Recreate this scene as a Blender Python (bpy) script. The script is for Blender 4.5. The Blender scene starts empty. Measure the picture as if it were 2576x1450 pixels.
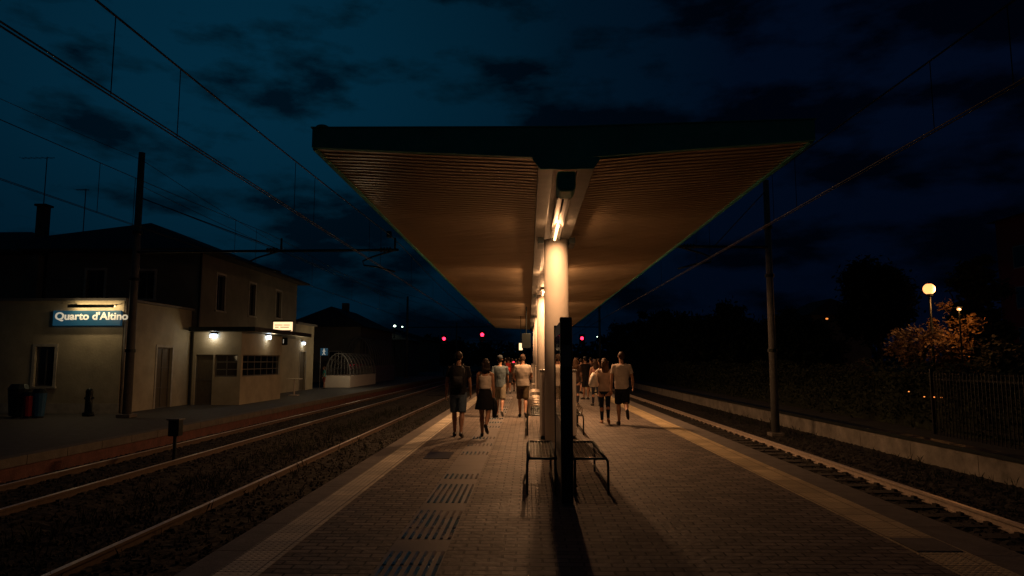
import bpy, math, random
from mathutils import Vector, Matrix
random.seed(7)
R=math.radians; PI=math.pi
sc=bpy.context.scene; C=sc.collection
# ---------------------------------------------------------------- camera model
CAMP=Vector((0,0,1.62)); F=1717.0
CR=(Matrix.Rotation(R(1.37),3,'Z')@Matrix.Rotation(R(90+6.08),3,'X'))
def ray(px,py): return CR@Vector(((px-1288)/F,(724.5-py)/F,-1))
def P(px,py,Y): d=ray(px,py); return CAMP+d*(Y/d.y)
def PX(px,py,X): d=ray(px,py); return CAMP+d*(X/d.x)
def G(px,py,z=0.0): d=ray(px,py); return CAMP+d*((z-CAMP.z)/d.z)
cd=bpy.data.cameras.new('camera'); cam=bpy.data.objects.new('camera',cd); C.objects.link(cam)
cam.location=CAMP; cam.rotation_euler=CR.to_euler(); cd.sensor_width=36; cd.lens=24; cd.clip_end=3000; cd.clip_start=.05
sc.camera=cam
sc.view_settings.view_transform='Standard'
# ---------------------------------------------------------------- materials
def M(name,col,rough=.6,metal=0,var=.25,scale=4,bump=0,bscale=30,spec=.5,em=None,es=0,rvar=0,stretch=None,col2=None):
    m=bpy.data.materials.new(name); m.use_nodes=True; nt=m.node_tree; N=nt.nodes; L=nt.links
    b=N['Principled BSDF']; tc=N.new('ShaderNodeTexCoord'); mp=N.new('ShaderNodeMapping')
    L.new(tc.outputs['Object'],mp.inputs[0])
    if stretch: mp.inputs['Scale'].default_value=stretch
    n=N.new('ShaderNodeTexNoise'); n.inputs['Scale'].default_value=scale; n.inputs['Detail'].default_value=6; n.inputs['Roughness'].default_value=.65
    L.new(mp.outputs[0],n.inputs['Vector'])
    r=N.new('ShaderNodeValToRGB'); r.color_ramp.elements[0].position=.3; r.color_ramp.elements[1].position=.7
    r.color_ramp.elements[0].color=[c*(1-var) for c in col]+[1]; r.color_ramp.elements[1].color=[min(1,c*(1+var)) for c in (col2 or col)]+[1]
    if col2: r.color_ramp.elements[0].position=.47; r.color_ramp.elements[1].position=.56
    L.new(n.outputs['Fac'],r.inputs[0]); L.new(r.outputs[0],b.inputs['Base Color'])
    b.inputs['Roughness'].default_value=rough; b.inputs['Metallic'].default_value=metal; b.inputs['Specular IOR Level'].default_value=spec
    if rvar:
        q=N.new('ShaderNodeMapRange'); q.inputs['From Min'].default_value=.35; q.inputs['From Max'].default_value=.65
        q.inputs['To Min'].default_value=max(.05,rough-rvar); q.inputs['To Max'].default_value=min(1,rough+rvar)
        L.new(n.outputs['Fac'],q.inputs[0]); L.new(q.outputs[0],b.inputs['Roughness'])
    if bump:
        n2=N.new('ShaderNodeTexNoise'); n2.inputs['Scale'].default_value=bscale; n2.inputs['Detail'].default_value=4
        L.new(mp.outputs[0],n2.inputs['Vector'])
        bp=N.new('ShaderNodeBump'); bp.inputs['Strength'].default_value=bump; bp.inputs['Distance'].default_value=.02
        L.new(n2.outputs['Fac'],bp.inputs['Height']); L.new(bp.outputs[0],b.inputs['Normal'])
    if em: b.inputs['Emission Color'].default_value=list(em)+[1]; b.inputs['Emission Strength'].default_value=es
    return m
def brick_on(m,bw,rh,ms,c1,c2,mo,off=.5):
    nt=m.node_tree; N=nt.nodes; L=nt.links; b=N['Principled BSDF']
    tc=N.new('ShaderNodeTexCoord')
    br=N.new('ShaderNodeTexBrick'); br.offset=off; br.inputs['Scale'].default_value=1; br.inputs['Brick Width'].default_value=bw; br.inputs['Row Height'].default_value=rh
    br.inputs['Mortar Size'].default_value=ms; br.inputs['Mortar Smooth'].default_value=.3; br.inputs['Bias'].default_value=0
    for k,v in (('Color1',c1),('Color2',c2),('Mortar',mo)): br.inputs[k].default_value=(v,v*.98,v*.96,1)
    L.new(tc.outputs['Object'],br.inputs['Vector'])
    mx=N.new('ShaderNodeMix'); mx.data_type='RGBA'; mx.blend_type='MULTIPLY'; mx.inputs[0].default_value=1
    src=b.inputs['Base Color'].links[0].from_socket
    L.new(src,mx.inputs[6]); L.new(br.outputs['Color'],mx.inputs[7]); L.new(mx.outputs[2],b.inputs['Base Color'])
    return br,tc
def paver_mat():
    m=M('pavers',(.175,.15,.13),.66,rvar=.05,scale=1.1,var=.14,spec=.3); nt=m.node_tree; N=nt.nodes; L=nt.links; b=N['Principled BSDF']
    br,tc=brick_on(m,.22,.11,.010,.6,1.3,.09)
    n=N.new('ShaderNodeTexNoise'); n.inputs['Scale'].default_value=14; L.new(tc.outputs['Object'],n.inputs['Vector'])
    ma=N.new('ShaderNodeMath'); ma.operation='MULTIPLY_ADD'; ma.inputs[1].default_value=-1.4; L.new(br.outputs['Fac'],ma.inputs[0]); L.new(n.outputs['Fac'],ma.inputs[2])
    bp=N.new('ShaderNodeBump'); bp.inputs['Strength'].default_value=1; bp.inputs['Distance'].default_value=.012
    L.new(ma.outputs[0],bp.inputs['Height']); L.new(bp.outputs[0],b.inputs['Normal'])
    return m
def tactile_mat(name,col):
    m=M(name,col,.6,rvar=.08,scale=3,var=.2,spec=.35); nt=m.node_tree; N=nt.nodes; L=nt.links; b=N['Principled BSDF']
    tc=N.new('ShaderNodeTexCoord'); sp=N.new('ShaderNodeSeparateXYZ'); L.new(tc.outputs['Object'],sp.inputs[0])
    outs=[]
    for k in (0,1):
        a=N.new('ShaderNodeMath'); a.operation='MULTIPLY'; a.inputs[1].default_value=2*PI/.06; L.new(sp.outputs[k],a.inputs[0])
        s=N.new('ShaderNodeMath'); s.operation='SINE'; L.new(a.outputs[0],s.inputs[0]); outs.append(s)
    mu=N.new('ShaderNodeMath'); mu.operation='ADD'; L.new(outs[0].outputs[0],mu.inputs[0]); L.new(outs[1].outputs[0],mu.inputs[1])
    mr=N.new('ShaderNodeMapRange'); mr.inputs['From Min'].default_value=.3; mr.inputs['From Max'].default_value=1.2; L.new(mu.outputs[0],mr.inputs[0])
    brick_on(m,.3,.3,.007,.75,1.12,.25,0)
    bp=N.new('ShaderNodeBump'); bp.inputs['Strength'].default_value=.9; bp.inputs['Distance'].default_value=.008
    L.new(mr.outputs[0],bp.inputs['Height']); L.new(bp.outputs[0],b.inputs['Normal'])
    return m
mt={}
mt['paver']=paver_mat()
mt['tactile']=tactile_mat('tactile_cream',(.58,.54,.44))
mt['tactile_y']=tactile_mat('tactile_beige',(.56,.46,.28))
mt['kerb']=M('kerb stone',(.14,.125,.11),.7,bump=.3,var=.3)
mt['guide']=M('guide strip',(.16,.142,.13),.55,rvar=.08,scale=1.2,var=.15,spec=.35)
mt['rib']=M('guide ribs',(.05,.24,.40),.22,.45,scale=1.3,var=.1,col2=(.36,.34,.32),stretch=(1.6,1,1))  # blue patches put sky glints into the rib colour
mt['ballast']=M('ballast',(.033,.031,.028),.95,bump=1,bscale=22,var=.6,scale=9,spec=.2)
mt['soil']=M('soil',(.03,.031,.027),.95,bump=.6,bscale=9,var=.4)
mt['rail']=M('rail steel',(.66,.58,.50),.42,.55,var=.15,scale=20)
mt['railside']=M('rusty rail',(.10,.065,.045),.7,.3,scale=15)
mt['raillit']=M('lit rail web',(.46,.38,.31),.6,.1,scale=15)  # lighter copy of the rail side, lamp light put into its colour
mt['sleeper']=M('sleeper concrete',(.05,.046,.042),.9,bump=.4,spec=.2)
mt['green']=M('green painted steel',(.035,.36,.29),.5,var=.22,scale=2)
mt['soffit']=M('soffit slats',(.60,.47,.32),.36,.38,var=.06,scale=.7,bump=.09,bscale=3.5,rvar=.05,stretch=(1,.6,1))
mt['white']=M('white painted steel',(.70,.64,.57),.65,var=.05,scale=3,bump=.03,bscale=6,spec=.35)
mt['grey']=M('grey painted steel',(.20,.19,.175),.5,.1)
mt['beam']=M('channel beam paint',(.14,.135,.12),.5,.1)
mt['mast']=M('mast steel',(.15,.15,.15),.6,.3,bump=.2)
mt['dark']=M('dark steel',(.022,.03,.03),.4,.6)
mt['black']=M('black plastic',(.012,.012,.013),.4)
mt['wire']=M('wire',(.03,.028,.026),.5,.6)
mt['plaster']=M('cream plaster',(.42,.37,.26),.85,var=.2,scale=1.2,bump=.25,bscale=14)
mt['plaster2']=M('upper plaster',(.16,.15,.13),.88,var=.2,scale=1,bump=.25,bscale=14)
mt['plaster_dim']=M('dimmed side plaster',(.22,.20,.155),.88,var=.2,scale=1,bump=.25,bscale=14)  # darker plaster copy, the weaker light up there is put into its colour
mt['roof']=M('roof tiles',(.04,.032,.028),.8,bump=.9,bscale=9,var=.4)
mt['glass']=M('dark glass',(.01,.013,.016),.08,var=.1,spec=.8)
mt['frame']=M('window frame',(.11,.1,.09),.55)
mt['trim']=M('stone trim',(.42,.39,.33),.75,bump=.2)
mt['door']=M('door wood',(.1,.08,.055),.55,var=.3,stretch=(6,6,1))
mt['leafd']=M('dark leaves',(.022,.028,.015),.75,var=.5,scale=1,spec=.2)
mt['hedge']=M('hedge leaves',(.034,.042,.022),.75,var=.5,scale=1,spec=.2)
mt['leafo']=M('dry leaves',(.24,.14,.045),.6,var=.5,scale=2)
mt['bark']=M('bark',(.06,.045,.035),.9,bump=.8)
mt['brick']=M('red render',(.36,.05,.03),.8,var=.3,bump=.3)
mt['bluesign']=M('blue sign',(.02,.09,.16),.4,var=.06,em=(.013,.07,.125),es=.36)  # faint emission stands in for lamp light on the sign face
mt['letter']=M('sign letters',(.8,.8,.72),.5,var=.02,em=(1,.9,.7),es=.34)  # emission puts lamp light into the lettering
mt['wall']=M('low concrete wall',(.20,.185,.16),.85,bump=.4,var=.45,scale=2)
mt['redp']=M('red plastic',(.35,.02,.015),.5); mt['bluep']=M('blue plastic',(.02,.12,.25),.5)
def E(name,col,s): return M(name,(.8,.8,.8),.4,var=.01,em=col,es=s)
mt['tube']=E('lit tube',(1,.55,.25),5)
mt['cold']=E('cold lamp',(.65,.8,1),9)
mt['warm']=E('warm lamp',(1,.62,.25),7)
mt['globe']=E('globe lamp',(1,.33,.10),2.4)
mt['red']=E('red signal',(1,.015,.05),7)
mt['litsign']=E('lit sign',(1,.66,.34),1.6)
mt['farlamp']=E('far lamp',(.8,1,.75),7)
mt['amber']=E('amber lamp',(1,.28,.05),1.3)
# ---------------------------------------------------------------- mesh builder
def org(p):
    o=Vector((0,0,0))
    while p: o+=p.location; p=p.parent
    return o
class MB:
    def __init__(s): s.v=[]; s.f=[]
    def add(s,vs,fs):
        n=len(s.v); s.v+= [tuple(v) for v in vs]; s.f+=[tuple(i+n for i in f) for f in fs]; return s
    def box(s,x0,x1,y0,y1,z0,z1):
        return s.add([(x0,y0,z0),(x1,y0,z0),(x1,y1,z0),(x0,y1,z0),(x0,y0,z1),(x1,y0,z1),(x1,y1,z1),(x0,y1,z1)],
          [(0,3,2,1),(4,5,6,7),(0,1,5,4),(1,2,6,5),(2,3,7,6),(3,0,4,7)])
    def cbox(s,c,sx,sy,sz,rz=0):
        m=Matrix.Rotation(rz,3,'Z'); vs=[]
        for z in (-1,1):
            for x,y in ((-1,-1),(1,-1),(1,1),(-1,1)): vs.append(Vector(c)+m@Vector((x*sx/2,y*sy/2,z*sz/2)))
        return s.add(vs,[(0,3,2,1),(4,5,6,7),(0,1,5,4),(1,2,6,5),(2,3,7,6),(3,0,4,7)])
    def tube(s,pts,r,n=8,cap=True):
        pts=[Vector(p) for p in pts]; rs=r if isinstance(r,(list,tuple)) else [r]*len(pts); vs=[]; fs=[]
        u=None
        for i,p in enumerate(pts):
            t=(pts[min(i+1,len(pts)-1)]-pts[max(i-1,0)]).normalized()
            if u is None: u=t.orthogonal().normalized()
            else:
                u=(u-t*u.dot(t)); u=u.normalized() if u.length>1e-6 else t.orthogonal().normalized()
            w=t.cross(u)
            for k in range(n):
                a=2*PI*k/n; vs.append(p+(u*math.cos(a)+w*math.sin(a))*rs[i])
        for i in range(len(pts)-1):
            for k in range(n): fs.append((i*n+k,i*n+(k+1)%n,(i+1)*n+(k+1)%n,(i+1)*n+k))
        if cap: fs.append(tuple(range(n-1,-1,-1))); fs.append(tuple((len(pts)-1)*n+k for k in range(n)))
        return s.add(vs,fs)
    def loft(s,rings,n=16,xf=None):   # rings: (x,y,z,rx,ry)
        vs=[]; fs=[]
        for (x,y,z,rx,ry) in rings:
            for k in range(n):
                a=2*PI*k/n; v=Vector((x+rx*math.cos(a),y+ry*math.sin(a),z)); vs.append(xf(v) if xf else v)
        m=len(rings)
        for i in range(m-1):
            for k in range(n): fs.append((i*n+k,i*n+(k+1)%n,(i+1)*n+(k+1)%n,(i+1)*n+k))
        fs.append(tuple(range(n-1,-1,-1))); fs.append(tuple((m-1)*n+k for k in range(n)))
        return s.add(vs,fs)
    def ell(s,c,r,n=12,m=8,xf=None):
        c=Vector(c); vs=[];fs=[]
        if not isinstance(r,(tuple,list)): r=(r,r,r)
        for i in range(1,m):
            t=PI*i/m
            for k in range(n):
                a=2*PI*k/n; vs.append(c+Vector((r[0]*math.sin(t)*math.cos(a),r[1]*math.sin(t)*math.sin(a),-r[2]*math.cos(t))))
        b=len(vs); vs+= [c+Vector((0,0,-r[2])),c+Vector((0,0,r[2]))]
        for i in range(m-2):
            for k in range(n): fs.append((i*n+k,i*n+(k+1)%n,(i+1)*n+(k+1)%n,(i+1)*n+k))
        for k in range(n): fs.append((b,(k+1)%n,k)); fs.append((b+1,(m-2)*n+k,(m-2)*n+(k+1)%n))
        if xf: vs=[xf(v) for v in vs]
        return s.add(vs,fs)
    def prism(s,poly,y0,y1):
        n=len(poly); vs=[(x,y0,z) for x,z in poly]+[(x,y1,z) for x,z in poly]
        fs=[tuple(range(n)),tuple(range(2*n-1,n-1,-1))]+[(k,k+n,(k+1)%n+n,(k+1)%n) for k in range(n)]
        return s.add(vs,fs)
    def build(s,name,mat,parent=None,smooth=False,bevel=0):
        o0=org(parent) if parent else Vector((0,0,0))
        me=bpy.data.meshes.new(name); me.from_pydata([(v[0]-o0.x,v[1]-o0.y,v[2]-o0.z) for v in s.v],[],s.f); me.materials.append(mat)
        if smooth: me.polygons.foreach_set('use_smooth',[True]*len(me.polygons))
        o=bpy.data.objects.new(name,me); C.objects.link(o)
        if parent: o.parent=parent
        if bevel:
            b=o.modifiers.new('b','BEVEL'); b.width=bevel; b.segments=2; b.limit_method='ANGLE'
        return o
def tag(o,label,cat,group=None):
    o['label']=label; o['category']=cat
    if group: o['group']=group
    elif 'group' in o: del o['group']
    return o
def thing(name,label,cat,loc=(0,0,0),group=None):
    o=bpy.data.objects.new(name,None); o.empty_display_size=.1; C.objects.link(o); o.location=loc; return tag(o,label,cat,group)
def struct(name,mb,mat,smooth=False): o=mb.build(name,mat,None,smooth); o['kind']='structure'; return o
def stuff(name,mb,mat,label,cat): o=mb.build(name,mat); o['kind']='stuff'; return tag(o,label,cat)
def dup(root,loc,label,cat=None,group=None,rz=0,sc_=1):
    def cp(o,par):
        c=o.copy(); C.objects.link(c)
        if par: c.parent=par
        for ch in o.children: cp(ch,c)
        return c
    r=cp(root,None); r.location=loc; r.rotation_euler.z=rz; r.scale=(sc_,)*3; tag(r,label,cat or root['category'],group); return r
def light(name,kind,loc,power,col,size=.1,rot=None,sy=None,spot=None):
    l=bpy.data.lights.new(name,kind); l.energy=power; l.color=col
    if kind=='AREA':
        l.size=size
        if sy: l.shape='RECTANGLE'; l.size_y=sy
    else: l.shadow_soft_size=size
    o=bpy.data.objects.new(name,l); C.objects.link(o); o.location=loc
    if rot: o.rotation_euler=rot
    return o
# ---------------------------------------------------------------- world
w=bpy.data.worlds.new('World'); sc.world=w; w.use_nodes=True; N=w.node_tree.nodes; L=w.node_tree.links
bg=N['Background']; tc=N.new('ShaderNodeTexCoord')
def dot(v):
    v=Vector(v).normalized(); d=N.new('ShaderNodeVectorMath'); d.operation='DOT_PRODUCT'; d.inputs[1].default_value=v; L.new(tc.outputs['Generated'],d.inputs[0]); return d.outputs['Value']
def ramp(src,stops):
    r=N.new('ShaderNodeValToRGB'); e=r.color_ramp.elements
    while len(e)<len(stops): e.new(.5)
    for k,(p,c) in enumerate(stops): e[k].position=p; e[k].color=list(c)+[1]
    L.new(src,r.inputs[0]); return r.outputs[0]
glow=ramp(dot(ray(600,200)),[(.0,(.0030,.0075,.0105)),(.25,(.0012,.0040,.0095)),(.5,(.0006,.0023,.0090)),(.78,(.0005,.0031,.0105)),(.90,(.0005,.0072,.0170)),(.965,(.0007,.0150,.0310)),(1,(.0009,.0205,.0420))])
mp=N.new('ShaderNodeMapping'); mp.inputs['Scale'].default_value=(1,1,2.6); mp.inputs['Location'].default_value=(.9,.4,.62); L.new(tc.outputs['Generated'],mp.inputs[0])
cn=N.new('ShaderNodeTexNoise'); cn.inputs['Scale'].default_value=5.0; cn.inputs['Detail'].default_value=9; cn.inputs['Roughness'].default_value=.56; L.new(mp.outputs[0],cn.inputs['Vector'])
cl=ramp(cn.outputs['Fac'],[(.47,(1,1,1)),(.53,(.68,.66,.64)),(.59,(.22,.24,.26))])
sp=N.new('ShaderNodeSeparateXYZ'); L.new(tc.outputs['Generated'],sp.inputs[0])
hz=ramp(sp.outputs[2],[(0,(.75,.66,.66)),(.1,(.75,.70,.70)),(.32,(1,1,1))])
m1=N.new('ShaderNodeMix'); m1.data_type='RGBA'; m1.blend_type='MULTIPLY'; m1.inputs[0].default_value=1; L.new(glow,m1.inputs[6]); L.new(cl,m1.inputs[7])
m2=N.new('ShaderNodeMix'); m2.data_type='RGBA'; m2.blend_type='MULTIPLY'; m2.inputs[0].default_value=1; L.new(m1.outputs[2],m2.inputs[6]); L.new(hz,m2.inputs[7])
L.new(m2.outputs[2],bg.inputs[0]); bg.inputs[1].default_value=1
# ---------------------------------------------------------------- ground, platforms
struct('ground',MB().box(-1500,1500,-300,2500,-1.2,-.78),mt['soil'])
XL,XR=-2.69,4.15; YE=100
b=MB(); b.box(XL+.27,XR-.42,-8,YE,-.78,0); pf=struct('platform',b,mt['paver'])
b=MB()
y=-8
while y<YE:
    b.box(XL,XL+.268,y+.004,y+.996,-.16,0.0); b.box(XR-.418,XR,y+.004,y+.996,-.16,0.0); y+=1
b.box(XL+.06,XL+.268,-8,YE,-.78,-.162); b.box(XR-.418,XR-.06,-8,YE,-.78,-.162)
struct('platform_kerb',b,mt['kerb'])
struct('tactile_strip_left',MB().box(XL+.28,XL+.64,-8,YE,.0005,.005),mt['tactile'])
struct('tactile_strip_right',MB().box(3.27,3.72,-8,YE,.0005,.005),mt['tactile_y'])
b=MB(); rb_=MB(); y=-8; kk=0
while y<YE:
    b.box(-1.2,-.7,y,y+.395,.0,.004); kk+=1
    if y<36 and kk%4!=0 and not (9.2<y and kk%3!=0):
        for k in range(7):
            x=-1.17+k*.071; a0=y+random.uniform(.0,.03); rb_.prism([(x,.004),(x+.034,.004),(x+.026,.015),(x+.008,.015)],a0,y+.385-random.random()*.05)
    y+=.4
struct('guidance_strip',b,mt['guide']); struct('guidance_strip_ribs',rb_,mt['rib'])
t=tag(MB().box(-1.75,-1.32,11.55,12.35,.001,.008).build('drain_cover',mt['black']),'dark rectangular drain cover set in the paving left of the guidance strip','drain cover')
c=G(2350,1372); tag(MB().box(3.3,3.69,c.y-.22,c.y+.22,.0055,.012).build('access_cover',mt['kerb']),'square studded access cover in the right tactile strip','access cover')
SP=-.25
struct('station_platform',MB().box(-60,-10.25,-8,140,-.78,SP),M('asphalt',(.055,.052,.048),.75,bump=.5,rvar=.12))
b=MB(); y=-8
while y<140: b.box(-10.25,-9.95,y+.005,y+1.19,-.42,SP+.012); y+=1.2
struct('station_platform_kerb',b,M('old kerb',(.11,.095,.08),.8,bump=.5))
struct('station_platform_face',MB().box(-10.25,-10.0,-8,140,-.78,-.42),M('red brick face',(.11,.04,.03),.8,bump=.6,var=.4))
def ballast(name,x0,x1,y0,y1,step,bed):
    nx=int((x1-x0)/step); ny=int((y1-y0)/step); vs=[];fs=[]
    for j in range(ny+1):
        for i in range(nx+1):
            x=x0+(x1-x0)*i/nx; y=y0+(y1-y0)*j/ny
            vs.append((x,y,bed(x)+random.uniform(-.022,.022)))
    for j in range(ny):
        for i in range(nx):
            a=j*(nx+1)+i; fs.append((a,a+1,a+nx+2,a+nx+1))
    o=MB(); o.add(vs,fs); struct(name,o,mt['ballast'])
TR=[(-4.8,-3.37),(-9.02,-7.585),(4.965,6.4)]
def bedL(x): 
    d=min(abs(x-(-4.08)),abs(x-(-8.3))); return -.61 if d<1.25 else -.61-.10*min(1,(d-1.25)/.4)
def bedR(x):
    d=abs(x-5.68); return -.635 if d<1.3 else -.635-.1*min(1,(d-1.3)/.5)
ballast('ballast_left',-9.99,XL+.05,1,46,.1,bedL); ballast('ballast_left_far',-9.99,XL+.05,46,400,1.2,bedL)
ballast('ballast_right',XR-.05,9.19,1,46,.1,bedR); ballast('ballast_right_far',XR-.05,9.19,46,400,1.2,bedR)
b=MB()
oct_f=[(0,2,4),(2,1,4),(1,3,4),(3,0,4),(2,0,5),(1,2,5),(3,1,5),(0,3,5)]
for k in range(16000):
    y=3+22*random.random()**1.5
    x=random.uniform(-9.9,-2.8) if random.random()<.68 else random.uniform(4.2,8.8)
    if any(abs(x-q)<.08 for tr in TR for q in tr): continue
    z=(bedL(x) if x<0 else bedR(x))+.01; s=random.uniform(.015,.036)
    q=[random.uniform(.6,1.3)*s for _ in range(6)]
    m=Matrix.Rotation(random.uniform(0,6.3),3,'Z')@Matrix.Rotation(random.uniform(0,3),3,'X')
    vs=[(q[0],0,0),(-q[1],0,0),(0,q[2],0),(0,-q[3],0),(0,0,q[4]),(0,0,-q[5])]
    b.add([m@Vector(v)+Vector((x,y,z)) for v in vs],oct_f)
stuff('loose_stones',b,mt['ballast'],'loose grey ballast stones lying between and beside the rails','stones')
b=MB()
for k in range(1100):
    y=3.5+30*random.random()**1.3
    x=random.choice([random.gauss(-6.2,.45),random.gauss(-6.1,.3),random.gauss(-2.95,.1),random.gauss(8.3,.35),random.uniform(-5.5,-3)])
    z=-.72 if x<-5.4 or x>7 else -.66
    for j in range(6):
        a=random.uniform(0,6.3); h=random.uniform(.06,.26); l=random.uniform(.02,.12); ww=random.uniform(.004,.009)
        px,py_=x+random.uniform(-.06,.06),y+random.uniform(-.06,.06); dx,dy=math.cos(a),math.sin(a)
        b.add([(px-dy*ww,py_+dx*ww,z),(px+dy*ww,py_-dx*ww,z),(px+dx*l*.5,py_+dy*l*.5,z+h*.7),(px+dx*l,py_+dy*l,z+h)],[(0,1,2),(0,2,3)])
stuff('weeds',b,mt['leafd'],'low weeds and dry grass growing in the ballast between the tracks','weeds')
# ---------------------------------------------------------------- tracks
labs=['railway track beside the left edge of the island platform','railway track running along the station building platform','railway track to the right of the island platform with a bright rail']
for ti,(xa,xb) in enumerate(TR):
    t=thing('railway_track',labs[ti],'railway track',((xa+xb)/2,0,-.68))
    for x in (xa,xb):
        o=MB()
        o.box(x-.036,x+.036,-8,400,-.535,-.5).box(x-.009,x+.009,-8,400,-.62,-.535).box(x-.07,x+.07,-8,400,-.64,-.62)
        r=o.build('rail',mt['raillit'] if ti==2 else mt['railside'],t)
        MB().box(x-.033,x+.033,-8,400,-.4995,-.4965).build('rail_head',mt['rail'],r)
    xm=(xa+xb)/2; first=None; far=MB(); k=0; y=2.0
    while y<180:
        if k<60:
            if first is None:
                o=MB(); o.prism([(xm-1.2,-.66),(xm+1.2,-.66),(xm+1.2,-.63),(xm+1.15,-.615),(xm-1.15,-.615),(xm-1.2,-.63)],y-.13,y+.13)
                for x in (xa,xb):
                    for s in (-1,1): o.box(x+s*.11-.03,x+s*.11+.03,y-.05,y+.05,-.62,-.575)
                first=o.build('sleeper',mt['sleeper'],t); y0=y
            else:
                c=first.copy(); C.objects.link(c); c.parent=t; c.location.y=y-y0
        else: far.box(xm-1.2,xm+1.2,y-.13,y+.13,-.66,-.618)
        y+=.6; k+=1
    f=far.build('distant_sleepers',mt['sleeper'],t); f['kind']='stuff'
# ---------------------------------------------------------------- canopy
CX=.5; CY0,CY1=8.6,58
zl,zr,zc=4.39,4.44,4.215; ex0,ex1=-2.82,3.69
can=thing('platform_canopy','long butterfly shaped platform canopy with green fascia and ribbed underside','canopy',(CX,CY0,0))
def fas(y0,y1): return MB().prism([(ex0,zl),(CX,zc),(ex1,zr),(ex1,4.71),(CX,4.63),(ex0,4.65)],y0,y1)
fas(CY0,CY0+.08).build('front_fascia',mt['green'],can)
fas(CY1-.08,CY1).build('rear_fascia',mt['green'],can)
MB().box(ex0-.01,ex0+.05,CY0+.081,CY1-.081,zl-.012,4.65).build('side_fascia',mt['green'],can)
MB().box(ex1-.05,ex1+.01,CY0+.081,CY1-.081,zr-.012,4.71).build('side_fascia',mt['green'],can)
MB().prism([(ex0-.02,4.652),(CX,4.632),(ex1+.02,4.712),(ex1+.02,4.722),(CX,4.645),(ex0-.02,4.664)],CY0-.015,CY1).build('roof_sheet',mt['green'],can)
MB().ell((ex0+.12,CY0+.05,4.67),(.09,.09,.035)).build('roof_cap',mt['green'],can,True)
def soffit(x0,z0,x1,z1):
    vs=[];fs=[]; prof=[]; y=CY0+.09; p=.16
    while y<CY1-.25:
        prof+=[(y,0.0),(y+.06,.004),(y+.130,.012),(y+.132,.036),(y+.157,.036)]; y+=p
    nx=14
    for (yy,dz) in prof:
        for i in range(nx+1):
            u=i/nx; x=x0+(x1-x0)*u
            wv=.004*math.sin(x*3.1+yy*.9)+.003*math.sin(yy*5.3+x*2.2)+.0025*math.sin(x*7.7+int(yy/p)*1.9)
            vs.append((x,yy,z0+(z1-z0)*u+dz+wv))
    for j in range(len(prof)-1):
        for i in range(nx):
            a=j*(nx+1)+i; fs.append((a,a+nx+1,a+nx+2,a+1))
    return MB().add(vs,fs).build('soffit',mt['soffit'],can)
soffit(ex0+.05,zl,CX-.36,zc+.012); soffit(CX+.36,zc+.012,ex1-.05,zr)
for (x0,x1) in ((CX-.37,CX-.16),(CX+.16,CX+.37)):
    MB().box(x0,x1,CY0+.09,CY1-.1,4.12,4.21).build('longitudinal_beam',mt['beam'],can,bevel=.01)
MB().box(CX-.158,CX+.158,CY0+.09,CY1-.1,4.19,4.23).build('channel_panel',mt['beam'],can)
MB().prism([(.16,4.07),(.84,4.07),(.93,4.20),(.93,4.225),(.06,4.225),(.06,4.20)],CY0-.03,CY0-.002).build('gusset',mt['green'],can)
o=MB(); o.prism([(.38,3.86),(.41,3.80),(.59,3.80),(.62,3.86),(.62,4.068),(.38,4.068)],CY0+.05,CY0+.5); o.build('rain_box',mt['green'],can,bevel=.03)
COLY=[14.1,26.1,38.1,50.1]; PX0=.58
WC=(1,.50,.22)
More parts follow.
